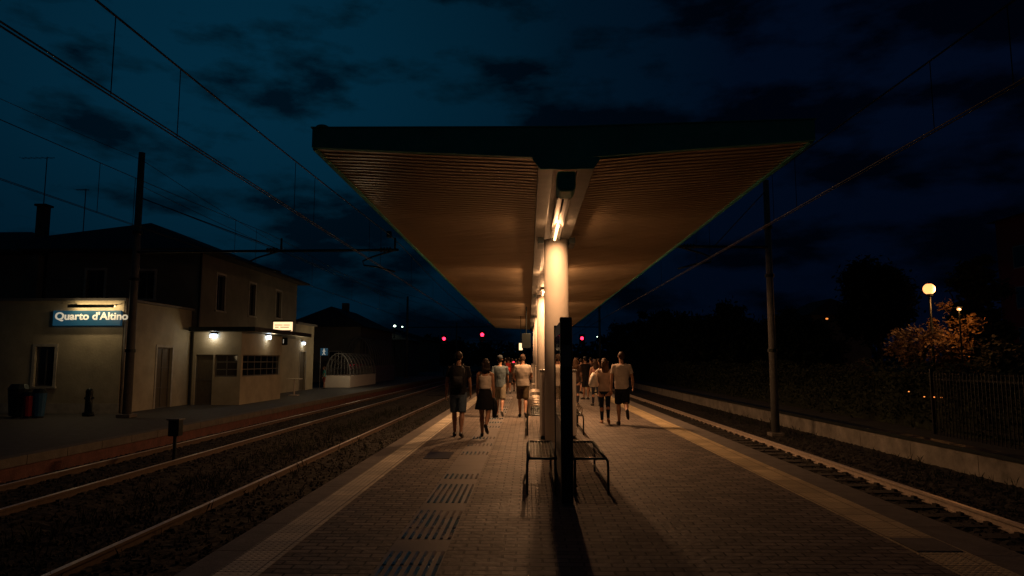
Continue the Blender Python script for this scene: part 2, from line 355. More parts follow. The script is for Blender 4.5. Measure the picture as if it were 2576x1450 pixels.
for i,y in enumerate(COLY):
    o=MB(); o.tube([(PX0,y,0),(PX0,y,4.12)],.25,48); c=o.build('column',mt['white'],can,True)
    c.data.polygons.foreach_set('use_smooth',[len(p.vertices)==4 for p in c.data.polygons])
    MB().box(.2,.32,y-.35,y+.35,4.0,4.118).build('column_bracket',mt['dark'],can)
    MB().box(.84,.96,y-.35,y+.35,4.0,4.118).build('column_bracket',mt['dark'],can)
    fx=thing('strip_light',['strip light on the canopy in front of the nearest column','strip light on the canopy in front of the second column','strip light on the canopy in front of the third column','strip light on the canopy in front of the farthest column'][i],'light',(.54,y-.4,4.09))
    y0=y-3.9 if i==0 else y-2.2
    MB().box(.45,.63,y0,y-.3,4.10,4.185).build('housing',mt['grey'],fx,bevel=.01)
    for xx in (.44,.62): MB().box(xx,xx+.02,y0,y-.3,4.06,4.10).build('reflector',mt['grey'],fx)
    MB().tube([(.54,y-1.9,4.065),(.54,y-.4,4.065)],.026,10).build('tube',mt['tube'],fx,True)
    MB().tube([(.54,y0+.1,4.075),(.54,y-2.05,4.075)],.015,10).build('unlit_tube',mt['dark'],fx,True)
    light('tube_light','AREA',(.54,y-1.2,4.036),[52,110,95,75][i],WC,.05,(0,0,0),1.3)
    light('tube_glow','POINT',(.54,y-1.9,3.99),[17,17,16,16][i],WC,.03)
    if i<3:
        light('tube_light_rear','AREA',(.54,y+5.2,4.045),[330,190,130][i],WC,.05,(0,0,0),1.2)
        light('tube_glow_rear','POINT',(.54,y+5.2,3.97),[62,50,40][i],WC,.03)
        fy=thing('strip_light',['strip light on the canopy midway between the first two columns','strip light on the canopy midway between the second and third columns','strip light on the canopy midway between the last two columns'][i],'light',(.54,y+5.2,4.09))
        MB().box(.46,.62,y+4.5,y+6,4.10,4.185).build('housing',mt['grey'],fy)
        MB().tube([(.54,y+4.5,4.07),(.54,y+5.9,4.07)],.02,8).build('tube',mt['tube'],fy)
    cb=thing('platform_cabinet',['white waist high cabinet behind the nearest canopy column','white cabinet behind the second canopy column','white cabinet behind the third canopy column','white cabinet behind the farthest canopy column'][i],'cabinet',(.62,y+.6,0))
    MB().box(.24,1.0,y+.35,y+.8,.06,1.40).build('body',mt['white'],cb,bevel=.02)
    MB().box(.26,.98,y+.37,y+.78,0,.059).build('plinth',mt['dark'],cb)
    MB().box(.22,1.02,y+.33,y+.82,1.402,1.43).build('top',mt['grey'],cb)
# ---------------------------------------------------------------- notice board
nb=thing('notice_board','tall dark double sided notice board standing edge on between two benches','notice board',(.44,9,0))
MB().box(.385,.50,8.05,9.95,.12,2.10).build('panel',mt['black'],nb,bevel=.008)
MB().box(.372,.513,8.02,8.12,0,2.13).build('post',mt['dark'],nb,bevel=.01)
MB().box(.372,.513,9.88,9.98,0,2.13).build('post',mt['dark'],nb,bevel=.01)
MB().box(.383,.384,8.2,9.8,.9,1.95).build('poster_pane',mt['glass'],nb)
MB().box(.501,.502,8.2,9.8,.9,1.95).build('poster_pane',mt['glass'],nb)
MB().box(.388,.497,8.0145,8.0185,1.55,1.8).build('sticker',M('grey sticker',(.12,.12,.12),.5),nb)
# ---------------------------------------------------------------- benches
def bench(back,label,D=.38):
    t=thing('wire_bench',label,'bench'); Lh=.88
    fr=MB(); z=.43
    fr.tube([(0,-Lh,z),(D,-Lh,z),(D+.01,-Lh,z-.02)],.016); fr.tube([(0,Lh,z),(D,Lh,z)],.016)
    fr.tube([(D,-Lh,z),(D,Lh,z)],.018); fr.tube([(.01,-Lh,z),(.01,Lh,z)],.016)
    fr.build('seat_frame',mt['bench'],t,True)
    s=MB()
    for k in range(1,8): x=D*k/8; s.tube([(x,-Lh,z+.004),(x,Lh,z+.004)],.0045,5)
    for k in range(1,15): y=-Lh+2*Lh*k/15; s.tube([(.01,y,z-.004),(D,y,z-.004)],.0045,5)
    s.build('seat',mt['bench'],t)
    for y in (-Lh,Lh):
        MB().tube([(D,y,z),(D+.02,y,z-.03),(D+.024,y,z-.1),(D+.024,y,0)],.016).build('leg',mt['bench'],t,True)
        MB().tube([(.02,y,z),(.02,y,0)],.016).build('leg',mt['bench'],t,True)
    MB().tube([(D+.02,-Lh,.10),(D+.02,Lh,.10)],.011).build('stretcher',mt['bench'],t,True)
    MB().tube([(.04,-Lh,.10),(.04,Lh,.10)],.011).build('stretcher',mt['bench'],t,True)
    if back:
        g=MB(); g.tube([(0,-Lh,z),(-.06,-Lh,z+.42)],.016); g.tube([(0,Lh,z),(-.06,Lh,z+.42)],.016); g.tube([(-.06,-Lh,z+.42),(-.06,Lh,z+.42)],.018)
        for k in range(1,9): g.tube([(-.06*k/9,-Lh,z+.42*k/9),(-.06*k/9,Lh,z+.42*k/9)],.005,5)
        g.build('backrest',mt['bench'],t,True)
        for y in (-Lh,-Lh/3,Lh/3,Lh):
            q=[(-.03,y,z+.22)]
            for k in range(7): a=PI/2-k*PI/6*.9; q.append((D-.12+.12*math.cos(a),y,z+.10+.12*math.sin(a)))
            MB().tube(q+[(D-.02,y,z)],.015).build('armrest',mt['rail'],t,True)
    return t
mt['bench']=M('bench steel',(.07,.085,.08),.38,.7)
b1=bench(False,'black wire bench without a backrest on the right side of the notice board',.40); b1.location=(.545,9.42,0)
b2=bench(False,'black wire bench without a backrest on the left side of the notice board',.34); b2.location=(.345,9.42,0); b2.rotation_euler.z=PI
b3=bench(True,'wire bench with armrests right of the nearest column, closer of the two'); b3.location=(.80,16.1,0)
dup(b3,(.80,18.2,0),'wire bench with armrests right of the nearest column, farther of the two')
dup(b3,(.38,16.1,0),'wire bench with armrests left of the nearest column, closer of the two',rz=PI)
dup(b3,(.38,18.2,0),'wire bench with armrests left of the nearest column, farther of the two',rz=PI)
dup(b3,(.38,22.6,0),'wire bench with armrests left of the columns, just before the second column',rz=PI)
dup(b3,(.80,22.6,0),'wire bench with armrests right of the columns, just before the second column')
dup(b3,(.42,28.6,0),'wire bench left of and beyond the second column',rz=PI)
dup(b3,(.72,28.6,0),'wire bench right of and beyond the second column')
c=P(1310,872,40)
hs=thing('hanging_sign','small lit vertical sign hanging from the canopy far down the platform','sign',(c.x,40,c.z))
MB().box(c.x-.1,c.x+.1,39.97,40.03,c.z-.2,c.z+.2).build('panel',mt['litsign'],hs); MB().tube([(c.x,40,c.z+.2),(c.x,40,4.22)],.02).build('hanger',mt['dark'],hs)
c=P(1324,852,33)
hs=thing('departure_display','dark box shaped display hanging under the canopy left of the columns','display',(c.x,33,c.z))
MB().box(c.x-.22,c.x+.22,32.8,33.2,c.z-.45,c.z+.25).build('case',mt['dark'],hs,bevel=.02); MB().tube([(c.x,33,c.z+.25),(c.x,33,4.22)],.03).build('hanger',mt['dark'],hs)
# ---------------------------------------------------------------- catenary masts
def mast(x,y,base,top,r,label,arm_to=None):
    t=thing('catenary_mast',label,'mast',(x,y,base))
    MB().tube([(x,y,base),(x,y,top)],[r,r*.72],14).build('pole',mt['mast'],t,True)
    MB().cbox((x,y,base+.06),r*3.2,r*3.2,.12).build('footing',mt['kerb'],t,bevel=.02)
    for z in (1.9,4.3,5.9): MB().tube([(x,y,z),(x,y,z+.1)],r*1.15,14).build('clamp_band',mt['dark'],t)
    if arm_to is not None:
        z=5.28
        MB().tube([(x,y-.05,z),(arm_to,y-.05,z+.04)],.045).build('cantilever_arm',mt['dark'],t,True)
        MB().tube([(x,y-.05,z+1.9),(x+(arm_to-x)*.55,y-.05,z+.06)],.016).build('stay',mt['wire'],t)
    return t
def registration(t,xt,y,s,zc_,zm):
    z=5.3
    pts=[(xt-s*.15,y-.05,z),(xt-s*.9,y-.05,z-.22),(xt-s*1.2,y-.05,z-.36),(xt-s*1.15,y-.05,z-.5),(xt-s*.7,y-.05,z-.56),(xt-s*.1,y-.05,zc_+.03)]
    MB().tube(pts,.028).build('registration_arm',mt['dark'],t,True)
    MB().tube([(xt-s*.12,y-.05,z+.05),(xt-s*.12,y-.05,zm-.02)],.035).build('messenger_post',mt['dark'],t,True)
    for k in range(4): q=xt-s*(.3+.1*k); MB().tube([(q,y-.05,z+.02),(q+.04,y-.05,z+.02)],.09,10).build('insulator',mt['dark'],t,True)
Ym=22.6
m1_=mast(-13.3,Ym,SP,8.75,.145,'tall steel catenary mast in front of the station name sign with a long arm',-4.35)
registration(m1_,-4.35,Ym,1,4.55,5.75); registration(m1_,-8.2,Ym,1,4.55,5.75)
MB().box(-4.75,-4.6,Ym-.1,Ym+.05,5.75,5.95).build('switch_box',mt['dark'],m1_)
m2_=mast(7.8,22.1,-.75,7.5,.13,'steel catenary mast right of the track, nearest on that side',4.65)
registration(m2_,4.75,22.1,-1,4.55,5.75)
for k,(yy) in enumerate((75,127)):
    t=mast(-13.35,yy,SP,8.7,.15,['distant catenary mast on the station side, nearer of the far pair','distant catenary mast on the station side, farther of the far pair'][k],-4.35)
    t=mast(7.8,yy,-.75,7.6,.15,['distant catenary mast on the right side, nearer of the far pair','distant catenary mast on the right side, farther of the far pair'][k],4.65)
def line(xc,label,zcon=2.86,zmes=4.1,sag=.42,rr=.013):
    t=thing('overhead_line',label,'overhead line',(xc,0,zcon+1.62)); sup=[-30,Ym,75,127,180]
    def zm(y):
        for a,b_ in zip(sup,sup[1:]):
            if a<=y<=b_: u=(y-a)/(b_-a); return 1.62+zmes-sag*4*u*(1-u)*(b_-a)/52
        return 1.62+zmes
    ys=[-6+2.5*k for k in range(75)]
    MB().tube([(xc,y,zm(y)) for y in ys],rr,6).build('messenger_wire',mt['wire'],t)
    for s in (-.03,.03): MB().tube([(xc+s,y,1.62+zcon) for y in ys],rr*.75,6).build('contact_wire',mt['wire'],t)
    for y in (2,7.0,8.4,12.8,14.0,19,20.5,26,32,38,44,50,56,62,68):
        MB().tube([(xc,y,1.62+zcon),(xc,y,zm(y))],.006,5).build('dropper',mt['wire'],t)
line(-4.5,'overhead contact line above the track left of the island platform')
line(-8.35,'overhead contact line above the track next to the station building',rr=.008)
line(5.08,'overhead contact line above the track right of the island platform')
def wire(pts,r,label):
    t=MB().tube(pts,r,5).build('cable',mt['wire']); tag(t,label,'cable')
def sagw(a,b_,s,n=14): return [Vector(a).lerp(Vector(b_),k/n)-Vector((0,0,s*4*(k/n)*(1-k/n))) for k in range(n+1)]
tp=Vector((-13.3,Ym,8.5))
wire(sagw((-13.3,-8,8.9),tp,.6),.008,'feeder cable running from the left edge to the top of the left mast')
wire(sagw(tp,(-13.35,75,8.5),1.0),.010,'feeder cable running away from the top of the left mast')
wire(sagw((-13.3,Ym,7.6),(-8.35,52,6.0),.35),.010,'slanting cable from the left mast towards the far track')
wire(sagw((-13.3,Ym,7.2),(-4.5,60,5.9),.45),.010,'long slanting cable from the left mast towards the near track')
# ---------------------------------------------------------------- station building
def wall_cells(mb,face,p,th,a0,a1,z0,z1,ops):
    A=sorted({a0,a1}|{q for o in ops for q in o[:2]}); Z=sorted({z0,z1}|{q for o in ops for q in o[2:4]})
    A=[a for a in A if a0<=a<=a1]; Z=[z for z in Z if z0<=z<=z1]
    for i in range(len(A)-1):
        for j in range(len(Z)-1):
            ca,cz=(A[i]+A[i+1])/2,(Z[j]+Z[j+1])/2
            if any(o[0]<ca<o[1] and o[2]<cz<o[3] for o in ops): continue
            if face=='y': mb.box(A[i],A[i+1],p,p+th,Z[j],Z[j+1])
            else: mb.box(p-th,p,A[i],A[i+1],Z[j],Z[j+1])
def fb(mb,face,p,a0,a1,d0,d1,z0,z1):
    if face=='y': mb.box(a0,a1,p+d0,p+d1,z0,z1)
    else: mb.box(p-d1,p-d0,a0,a1,z0,z1)
def fit(par,face,p,o,kind='window',mull=1,rows=1,pm='glass',sur=True):
    a0,a1,z0,z1=o[:4]; f=MB(); w_=.05
    fb(f,face,p,a0,a0+w_,.08,.14,z0,z1); fb(f,face,p,a1-w_,a1,.08,.14,z0,z1); fb(f,face,p,a0+w_,a1-w_,.08,.14,z1-w_,z1); fb(f,face,p,a0+w_,a1-w_,.08,.14,z0,z0+w_)
    for k in range(1,mull+1):
        a=a0+(a1-a0)*k/(mull+1); fb(f,face,p,a-.02,a+.02,.082,.138,z0+w_,z1-w_)
    for k in range(1,rows):
        z=z0+(z1-z0)*k/rows; fb(f,face,p,a0+w_,a1-w_,.084,.136,z-.02,z+.02)
    W=f.build(kind,mt['frame'],par)
    g=MB(); fb(g,face,p,a0+.01,a1-.01,.105,.115,z0+.01,z1-.01); g.build('pane' if pm=='glass' else 'leaf_panel',mt[pm],W)
    if sur:
        s=MB(); fb(s,face,p,a0-.1,a0,-.025,.01,z0,z1+.1); fb(s,face,p,a1,a1+.1,-.025,.01,z0,z1+.1); fb(s,face,p,a0,a1,-.025,.01,z1,z1+.1); s.build('surround',mt['trim'],W)
        if kind=='window': s=MB(); fb(s,face,p,a0-.14,a1+.14,-.07,.08,z0-.07,z0); s.build('sill',mt['trim'],W)
    return W
def oy(Y,x0,x1,y0,y1):
    cx,cy=(x0+x1)/2,(y0+y1)/2; return (P(x0,cy,Y).x,P(x1,cy,Y).x,P(cx,y1,Y).z,P(cx,y0,Y).z)
def ox(X,x0,x1,y0,y1):
    cx,cy=(x0+x1)/2,(y0+y1)/2; return (PX(x0,cy,X).y,PX(x1,cy,X).y,PX(cx,y1,X).z,PX(cx,y0,X).z)
st=thing('station_building','two storey cream plastered station building with hipped tile roof and single storey annex','building',(-18,30,SP))
AX,AY=-14.62,24.3; AT=3.78
o1=oy(AY,87,136,872,972); o2=ox(AX,392,430,874,1018); o2=(o2[0],o2[1],SP,o2[3])
b=MB(); wall_cells(b,'y',AY,.3,-26,AX,SP,AT,[o1]); b.build('annex_wall',mt['plaster'],st)
b=MB(); wall_cells(b,'x',AX,.3,AY+.3,29.3,SP,AT,[o2]); b.build('annex_wall',mt['plaster'],st)
MB().box(-26,AX+.12,AY-.12,29.3,AT,AT+.09).build('annex_roof',mt['grey'],st)
MB().box(-26,AX-.31,AY+.31,29.2,SP,AT-.3).build('interior_block',mt['black'],st)
fit(st,'y',AY,o1,'window'); fit(st,'x',AX,o2,'door',1,3,'door')
MB().tube([(AX+.05,AY+.06,SP),(AX+.05,AY+.06,AT)],.05).build('downpipe',mt['grey'],st,True)
MB().box(-26,AX+.015,AY-.015,AY+.001,SP,SP+.35).build('base_course',mt['trim'],st)
MX,MY0,MY1,MZ=-14.4,29.35,42,6.35
ow=[oy(MY0,57,93,665,753),oy(MY0,217,262,680,752),oy(MY0,345,388,682,752)]
wx=[ox(MX,545,565,692,782),ox(MX,627,642,714,795),ox(MX,694,707,733,800)]
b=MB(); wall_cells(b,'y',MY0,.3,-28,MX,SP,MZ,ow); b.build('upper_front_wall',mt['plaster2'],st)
b=MB(); wall_cells(b,'x',MX,.3,MY0+.3,MY1,2.95,MZ,wx); b.build('upper_side_wall',mt['plaster_dim'],st)
MB().box(MX-.3,MX,MY0+.3,MY1,SP,2.95).build('lower_side_wall',mt['plaster'],st)
MB().box(-28,MX-.31,MY0+.31,MY1-.01,SP,MZ-.2).build('interior_block',mt['black'],st)
for i,q in enumerate(ow): fit(st,'y',MY0,q,'window',1,1)
for q in wx: fit(st,'x',MX,q,'window',1,1)
def hip(x0,x1,y0,y1,z,zt,rx0,rx1,ry0,ry1,name='roof',ov=.6):
    o=MB(); A=[(x0-ov,y0-ov,z),(x1+ov,y0-ov,z),(x1+ov,y1+ov,z),(x0-ov,y1+ov,z)]
    o.add([(*a[:2],z-.1) for a in A]+A+[(rx0,ry0,zt),(rx1,ry1,zt)],[(3,2,1,0),(0,1,5,4),(1,2,6,5),(2,3,7,6),(3,0,4,7),(4,5,8),(5,6,9,8),(6,7,9),(7,4,8,9)])
    return o.build(name,mt['roof'],st)
rf=hip(-25,MX,MY0,MY1,MZ+.1,8.75,-19.6,-19.6,34.5,37.2)
rf2=hip(-36,-22.5,28.6,41,MZ-.05,8.2,-28,-25.5,34,34)
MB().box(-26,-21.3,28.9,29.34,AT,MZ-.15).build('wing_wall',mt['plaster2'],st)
c=P(108,560,33); ch=MB().box(c.x-.22,c.x+.22,32.8,33.2,c.z-.9,c.z+.8).build('chimney',mt['plaster2'],rf2)
MB().box(c.x-.29,c.x+.29,32.7,33.3,c.z+.8,c.z+.9).build('chimney_cap',mt['roof'],rf2)
for px,(xx) in enumerate((-21.25,MX+.07)):
    MB().tube([(xx,MY0-.05,AT if px==0 else SP),(xx,MY0-.05,MZ)],.05).build('downpipe',mt['dark'],st,True)
BX=-12.3; BY0,BY1=29.1,33.9
od=oy(BY0,490,534,892,1012); od=(od[0],od[1],SP,od[3]); g1=oy(BY0,540,597,892,948)
b=MB(); wall_cells(b,'y',BY0,.15,MX+.01,BX,SP,2.85,[od,g1]); b.build('bay_wall',mt['plaster'],st)
g2=(BY0+.2,BY1-.15,g1[2],g1[3])
b=MB(); wall_cells(b,'x',BX,.15,BY0+.15,BY1,SP,2.85,[g2]); b.build('bay_wall',mt['plaster'],st)
MB().box(MX+.01,BX-.16,BY0+.16,BY1-.01,SP,2.7).build('bay_interior',mt['black'],st)
fit(st,'y',BY0,od,'door',0,2,'door',False); fit(st,'y',BY0,g1,'window',1,3,'glass',False)
W=fit(st,'x',BX,g2,'window',5,3,'glass',False)
MB().box(MX+.01,-11.55,28.6,36.2,2.86,3.05).build('awning',mt['dark'],st,bevel=.02)
o3=ox(MX,753,768,885,978); o3=(o3[0],o3[1],SP,o3[3])
b=MB(); wall_cells(b,'x',MX,.3,MY1+.01,45.6,SP,3.9,[o3]); b.build('end_wall',mt['plaster'],st); fit(st,'x',MX,o3,'door',0,2,'door')
MB().box(-24,MX-.31,MY1+.01,45.6,SP,3.88).build('interior_block',mt['plaster2'],st)
MB().box(-24,MX+.15,MY1+.001,45.8,3.9,4.02).build('end_roof',mt['grey'],st)
def antenna(px,ptop,pbot,Y,w_,label):
    a=P(px,pbot,Y); z1=P(px,ptop,Y).z; t=thing('roof_antenna',label,'antenna',a)
    MB().tube([a,(a.x,Y,z1)],.022,6).build('pole',mt['wire'],t)
    o=MB(); o.tube([(a.x-w_,Y,z1-.05),(a.x+w_*.3,Y,z1-.05)],.015,5)
    for k in range(6): x=a.x-w_+k*w_*.22; o.tube([(x,Y-.2,z1-.05),(x,Y+.2,z1-.05)],.008,4)
    o.build('boom',mt['wire'],t)
antenna(110,395,515,33,1.3,'tall thin antenna on the chimney of the station roof')
antenna(208,475,600,33,.5,'shorter antenna on the station roof between chimney and ridge')
def text(s,size,loc,rot,mat,parent=None,name='lettering',off=.0,width=None):
    cu=bpy.data.curves.new(name,'FONT'); cu.body=s; cu.size=size; cu.extrude=.004; cu.offset=off; cu.align_x='LEFT'
    o=bpy.data.objects.new(name,cu); C.objects.link(o); bpy.context.view_layer.update()
    me=bpy.data.meshes.new_from_object(o.evaluated_get(bpy.context.evaluated_depsgraph_get()))
    if width:
        xs=[v.co.x for v in me.vertices]; k=width/(max(xs)-min(xs))
        for v in me.vertices: v.co.x*=k
    bpy.data.objects.remove(o); me.materials.clear(); me.materials.append(mat)
    q=bpy.data.objects.new(name,me); C.objects.link(q); q.rotation_euler=rot
    if parent: q.parent=parent; q.location=Vector(loc)-org(parent)
    else: q.location=loc
    return q
SY=AY-.14; a=P(132,819,SY); c=P(326,781,SY)
sg=thing('station_name_sign','blue station name sign with white lettering on the annex wall','sign',(a.x,SY,a.z))
MB().box(a.x,min(c.x,AX-.02),SY,SY+.10,a.z,c.z).build('panel',mt['bluesign'],sg,bevel=.008)
l0=P(138,804,SY)
text("Quarto d'Altino",.37,(l0.x,SY-.006,l0.z),(PI/2,0,0),mt['letter'],sg,off=.011,width=P(322,800,SY).x-l0.x)
sl=thing('sign_lamp','shaded strip lamp mounted above the station name sign','lamp',(P(240,770,SY).x,SY,c.z+.1))
x0,x1=P(185,770,SY).x,P(300,770,SY).x
MB().box(x0,x1,SY-.30,SY-.12,c.z+.17,c.z+.19).box(x0,x1,SY-.32,SY-.30,c.z+.08,c.z+.19).build('shade',mt['dark'],sl); MB().tube([(x0+.05,SY-.16,c.z+.14),(x1-.05,SY-.16,c.z+.14)],.015).build('tube',mt['warm'],sl)
for x in (x0+.02,x1-.02): MB().tube([(x,SY-.2,c.z+.2),(x,SY+.14,c.z+.24)],.015,6).build('bracket',mt['dark'],sl)
YW=(1,.72,.38)
light('sign_lamp_light','AREA',((x0+x1)/2,SY-.26,c.z+.10),9,YW,x1-x0,(0,0,0),.06)
light('sign_lamp_up','AREA',((x0+x1)/2,SY-.09,c.z+.14),7,YW,x1-x0,(PI/2,0,0),.04)
light('annex_light','POINT',((x0+x1)/2+.2,SY-1.0,c.z-.1),7.5,YW,.15)
light('annex_side_light','POINT',(AX+1.2,26.8,1.8),3,YW,.2)
def wlamp(c,label,power,dirx):
    t=thing('wall_lamp',label,'lamp',c)
    MB().cbox(c,.24 if not dirx else .12,.12 if not dirx else .24,.15).build('head',mt['cold'],t,bevel=.01)
    MB().cbox((c[0]-(.06 if dirx else 0),c[1]+(.06 if not dirx else 0),c[2]+.1),.28,.28,.03).build('housing',mt['dark'],t)
    light('wall_lamp_light','POINT',(c[0]+(.22 if dirx else 0),c[1]-(.0 if dirx else .22),c[2]-.06),power,(1,.74,.40),.06)
wlamp(P(537,845,BY0-.12),'cold white wall lamp under the awning above the bay door',8,False)
wlamp(PX(677,849,BX+.12),'cold white wall lamp on the track side of the glazed bay',7,True)
wlamp(PX(765,864,MX+.12),'cold white wall lamp at the far end of the station building',6,True)
a=P(688,833,35); c=P(735,810,35)
ls=thing('lit_sign_box','glowing warm sign box on top of the awning at its far end','sign',(a.x,35,a.z))
MB().box(a.x,c.x,34.95,35.1,a.z,c.z).build('panel',mt['litsign'],ls,bevel=.01); MB().box(a.x-.03,c.x+.03,34.93,35.12,c.z,c.z+.08).build('hood',mt['dark'],ls)
ww=c.x-a.x; hh_=c.z-a.z
for k,(u0,u1,v0,v1) in enumerate(((.08,.5,.62,.66),(.56,.9,.62,.66),(.1,.3,.38,.42),(.38,.86,.38,.42),(.0,1,.0,.07))):
    MB().box(a.x+ww*u0,a.x+ww*u1,34.94,34.948,a.z+hh_*v0,a.z+hh_*v1+.02).build('printed_stripe',mt['grey'],ls)
MB().tube([((a.x+c.x)/2,35,3.05),((a.x+c.x)/2,35,a.z)],.03).build('support',mt['dark'],ls)
light('lit_sign_light','POINT',((a.x+c.x)/2+.3,37.2,1.9),17,(1,.72,.36),.2)
a=P(703,868,34.9); c=P(724,849,34.9)
ps=thing('platform_number_sign','small dark square platform number sign hanging under the awning','sign',(a.x,34.9,a.z))
MB().box(a.x,c.x,34.87,34.93,a.z,c.z).build('panel',mt['dark'],ps); text('1',.3,((a.x+c.x)/2-.07,34.865,a.z+.09),(PI/2,0,0),mt['letter'],ps)
MB().tube([((a.x+c.x)/2,34.9,c.z),((a.x+c.x)/2,34.9,2.86)],.015,6).build('hanger',mt['dark'],ps)
def bin_(px,pb,Y,mat,label,w_=.5,h=1.0):
    c=P(px,pb,Y); t=thing('litter_bin',label,'bin',(c.x,Y,SP))
    o=MB(); o.loft([(c.x,Y,SP+.05,w_*.42,w_*.4),(c.x,Y,SP+h*.85,w_*.55,w_*.5)],12); o.build('body',mat,t)
    o=MB(); o.loft([(c.x,Y,SP+h*.85,w_*.58,w_*.53),(c.x,Y,SP+h,w_*.4,w_*.35)],12); o.build('lid',mt['dark'],t)
    MB().tube([(c.x,Y,SP),(c.x,Y,SP+.06)],.15).build('foot',mt['dark'],t)
bin_(45,1035,22.6,mt['dark'],'dark bin at the left end of the bin row by the annex wall',.6,1.1)
bin_(72,1035,22.4,mt['redp'],'red bin between the dark and blue bins by the annex wall',.34,.85)
bin_(97,1035,22.5,mt['bluep'],'blue bin at the right end of the bin row by the annex wall',.4,.95)
c=P(222,1038,23.2)
hy=thing('hydrant_post','short dark rounded hydrant post on the station platform in front of annex','hydrant',(c.x,23.2,SP))
MB().loft([(c.x,23.2,SP,.18,.18),(c.x,23.2,SP+.12,.18,.18),(c.x,23.2,SP+.13,.12,.12),(c.x,23.2,SP+.75,.11,.11),(c.x,23.2,SP+.82,.12,.12),(c.x,23.2,SP+.9,.09,.09),(c.x,23.2,SP+.94,.03,.03)],14).build('body',mt['dark'],hy,True)
MB().tube([(c.x-.15,23.2,SP+.6),(c.x+.15,23.2,SP+.6)],.045,10).build('outlet',mt['dark'],hy)
c=G(437,1172,-.72)
tb=thing('trackside_box','dark trackside control box on a post between the two left tracks','control box',c)
MB().tube([c,(c.x,c.y,-.05)],.04).build('post',mt['dark'],tb); MB().cbox((c.x,c.y,.12),.24,.2,.36).build('box',mt['dark'],tb,bevel=.01); MB().cbox((c.x,c.y-.01,.31),.3,.27,.03).build('lid',mt['mast'],tb)
c=P(740,988,37); tt=thing('high_table','small pale high table beside the station wall','table',(c.x,37,SP))
MB().box(c.x-.35,c.x+.35,36.7,37.3,.62,.66).build('tabletop',mt['white'],tt); MB().tube([(c.x,37,SP),(c.x,37,.62)],.04).build('leg',mt['white'],tt); MB().cbox((c.x,37,SP+.02),.45,.45,.04).build('base',mt['white'],tt)
a=P(806,894,46); c=P(825,876,46)
bs=thing('pictogram_sign','square blue sign with a white walking figure above the underpass shelter','sign',(c.x,46,a.z))
MB().box(a.x,c.x,45.97,46.0,a.z,c.z).build('panel',mt['bluesign'],bs)
xm,zm_=(a.x+c.x)/2,(a.z+c.z)/2
MB().ell((xm,45.96,zm_+.17),(.035,.004,.035)).tube([(xm,45.96,zm_+.12),(xm,45.96,zm_-.03)],.03,6).tube([(xm,45.96,zm_-.03),(xm-.09,45.96,zm_-.2)],.02,6).tube([(xm,45.96,zm_-.03),(xm+.08,45.96,zm_-.2)],.02,6).tube([(xm-.1,45.96,zm_+.02),(xm,45.96,zm_+.11),(xm+.1,45.96,zm_+.02)],.015,6).build('pictogram',mt['letter'],bs)
MB().tube([(a.x,46.02,SP),(a.x,46.02,c.z)],.035).build('post',mt['mast'],bs)
glassm=M('canopy glass',(.3,.3,.27),.1); glassm.node_tree.nodes['Principled BSDF'].inputs['Alpha'].default_value=.14
def shelter(x0,x1,y0,y1,zb,zt,label,solid):
    t=thing('underpass_shelter',label,'shelter',((x0+x1)/2,y0,SP)); xm=(x0+x1)/2; r=(x1-x0)/2
    b=MB().box(x1-.12,x1,y0,y1,SP,zb).box(x0,x0+.12,y0,y1,SP,zb).box(x0+.12,x1-.12,y0,y0+.12,SP,zb); b.build('base_wall',mt['white'] if solid else mt['grey'],t)
    n=int((y1-y0)/.9); 
    for k in range(n+1):
        y=y0+.06+(y1-y0-.12)*k/n; MB().tube([(xm+r*.97*math.cos(PI*j/12),y,zb+(zt-zb)*math.sin(PI*j/12)) for j in range(13)],.045,6).build('rib',mt['mast'],t)
    o=MB()
    for j in range(1,12,2): o.tube([(xm+r*.97*math.cos(PI*j/12),yy_,zb+(zt-zb)*math.sin(PI*j/12)) for yy_ in (y0,y1)],.02,5)
    for j in range(-3,4): x=xm+j*r/4; h=(zt-zb)*math.sqrt(max(0,1-((x-xm)/r)**2)); o.tube([(x,y0+.06,zb),(x,y0+.06,zb+h)],.015,5)
    o.build('glazing_bars',mt['mast'],t)
    vs=[];fs=[]
    for j in range(13):
        a_=PI*j/12
        for y in (y0,y1): vs.append((xm+r*.955*math.cos(a_),y,zb+(zt-zb)*.985*math.sin(a_)))
    for j in range(12): fs.append((2*j,2*j+1,2*j+3,2*j+2))
    MB().add(vs,fs).build('glass_vault',glassm,t)
shelter(-14.3,-12.5,48,56,.58,2.15,'arched glass underpass shelter with white base beyond the station building',True)
shelter(-15.6,-13.3,58,68,1.2,3.6,'taller dark arched shelter behind the white based underpass shelter',False)
light('shelter_light','POINT',(-11.7,46.2,2.4),58,(1,.76,.44),.2)
# ---------------------------------------------------------------- right side wall, fence, hedge
wl=thing('low_wall','low concrete retaining wall along the right hand track','wall',(9.3,20,-.78))
o=MB(); y=2
while y<150: o.box(9.2,9.45,y+.006,y+2.49,-.78,-.28); y+=2.5
o.build('wall_face',mt['wall'],wl); MB().box(9.15,9.5,2,152,-.28,-.2).build('coping',mt['dark'],wl)
struct('embankment',MB().box(9.45,200,-8,400,-.77,-.36),mt['soil'])
fe=thing('picket_fence','dark metal picket fence behind the low wall at right','fence',(11,12,-.36)); first=None
for k in range(80):
    y=8+k*.14
    if first is None: first=MB().box(10.98,11.0,y,y+.018,-.36,1.3).build('picket',mt['black'],fe)
    else: c=first.copy(); C.objects.link(c); c.parent=fe; c.location.y=k*.14
for z in (-.1,1.1): MB().box(11.012,11.04,8,19.2,z,z+.04).build('rail',mt['black'],fe)
for y in (8,11.7,15.4,19.1): MB().box(10.96,11.05,y-.05,y-.005,-.36,1.4).build('post',mt['black'],fe)
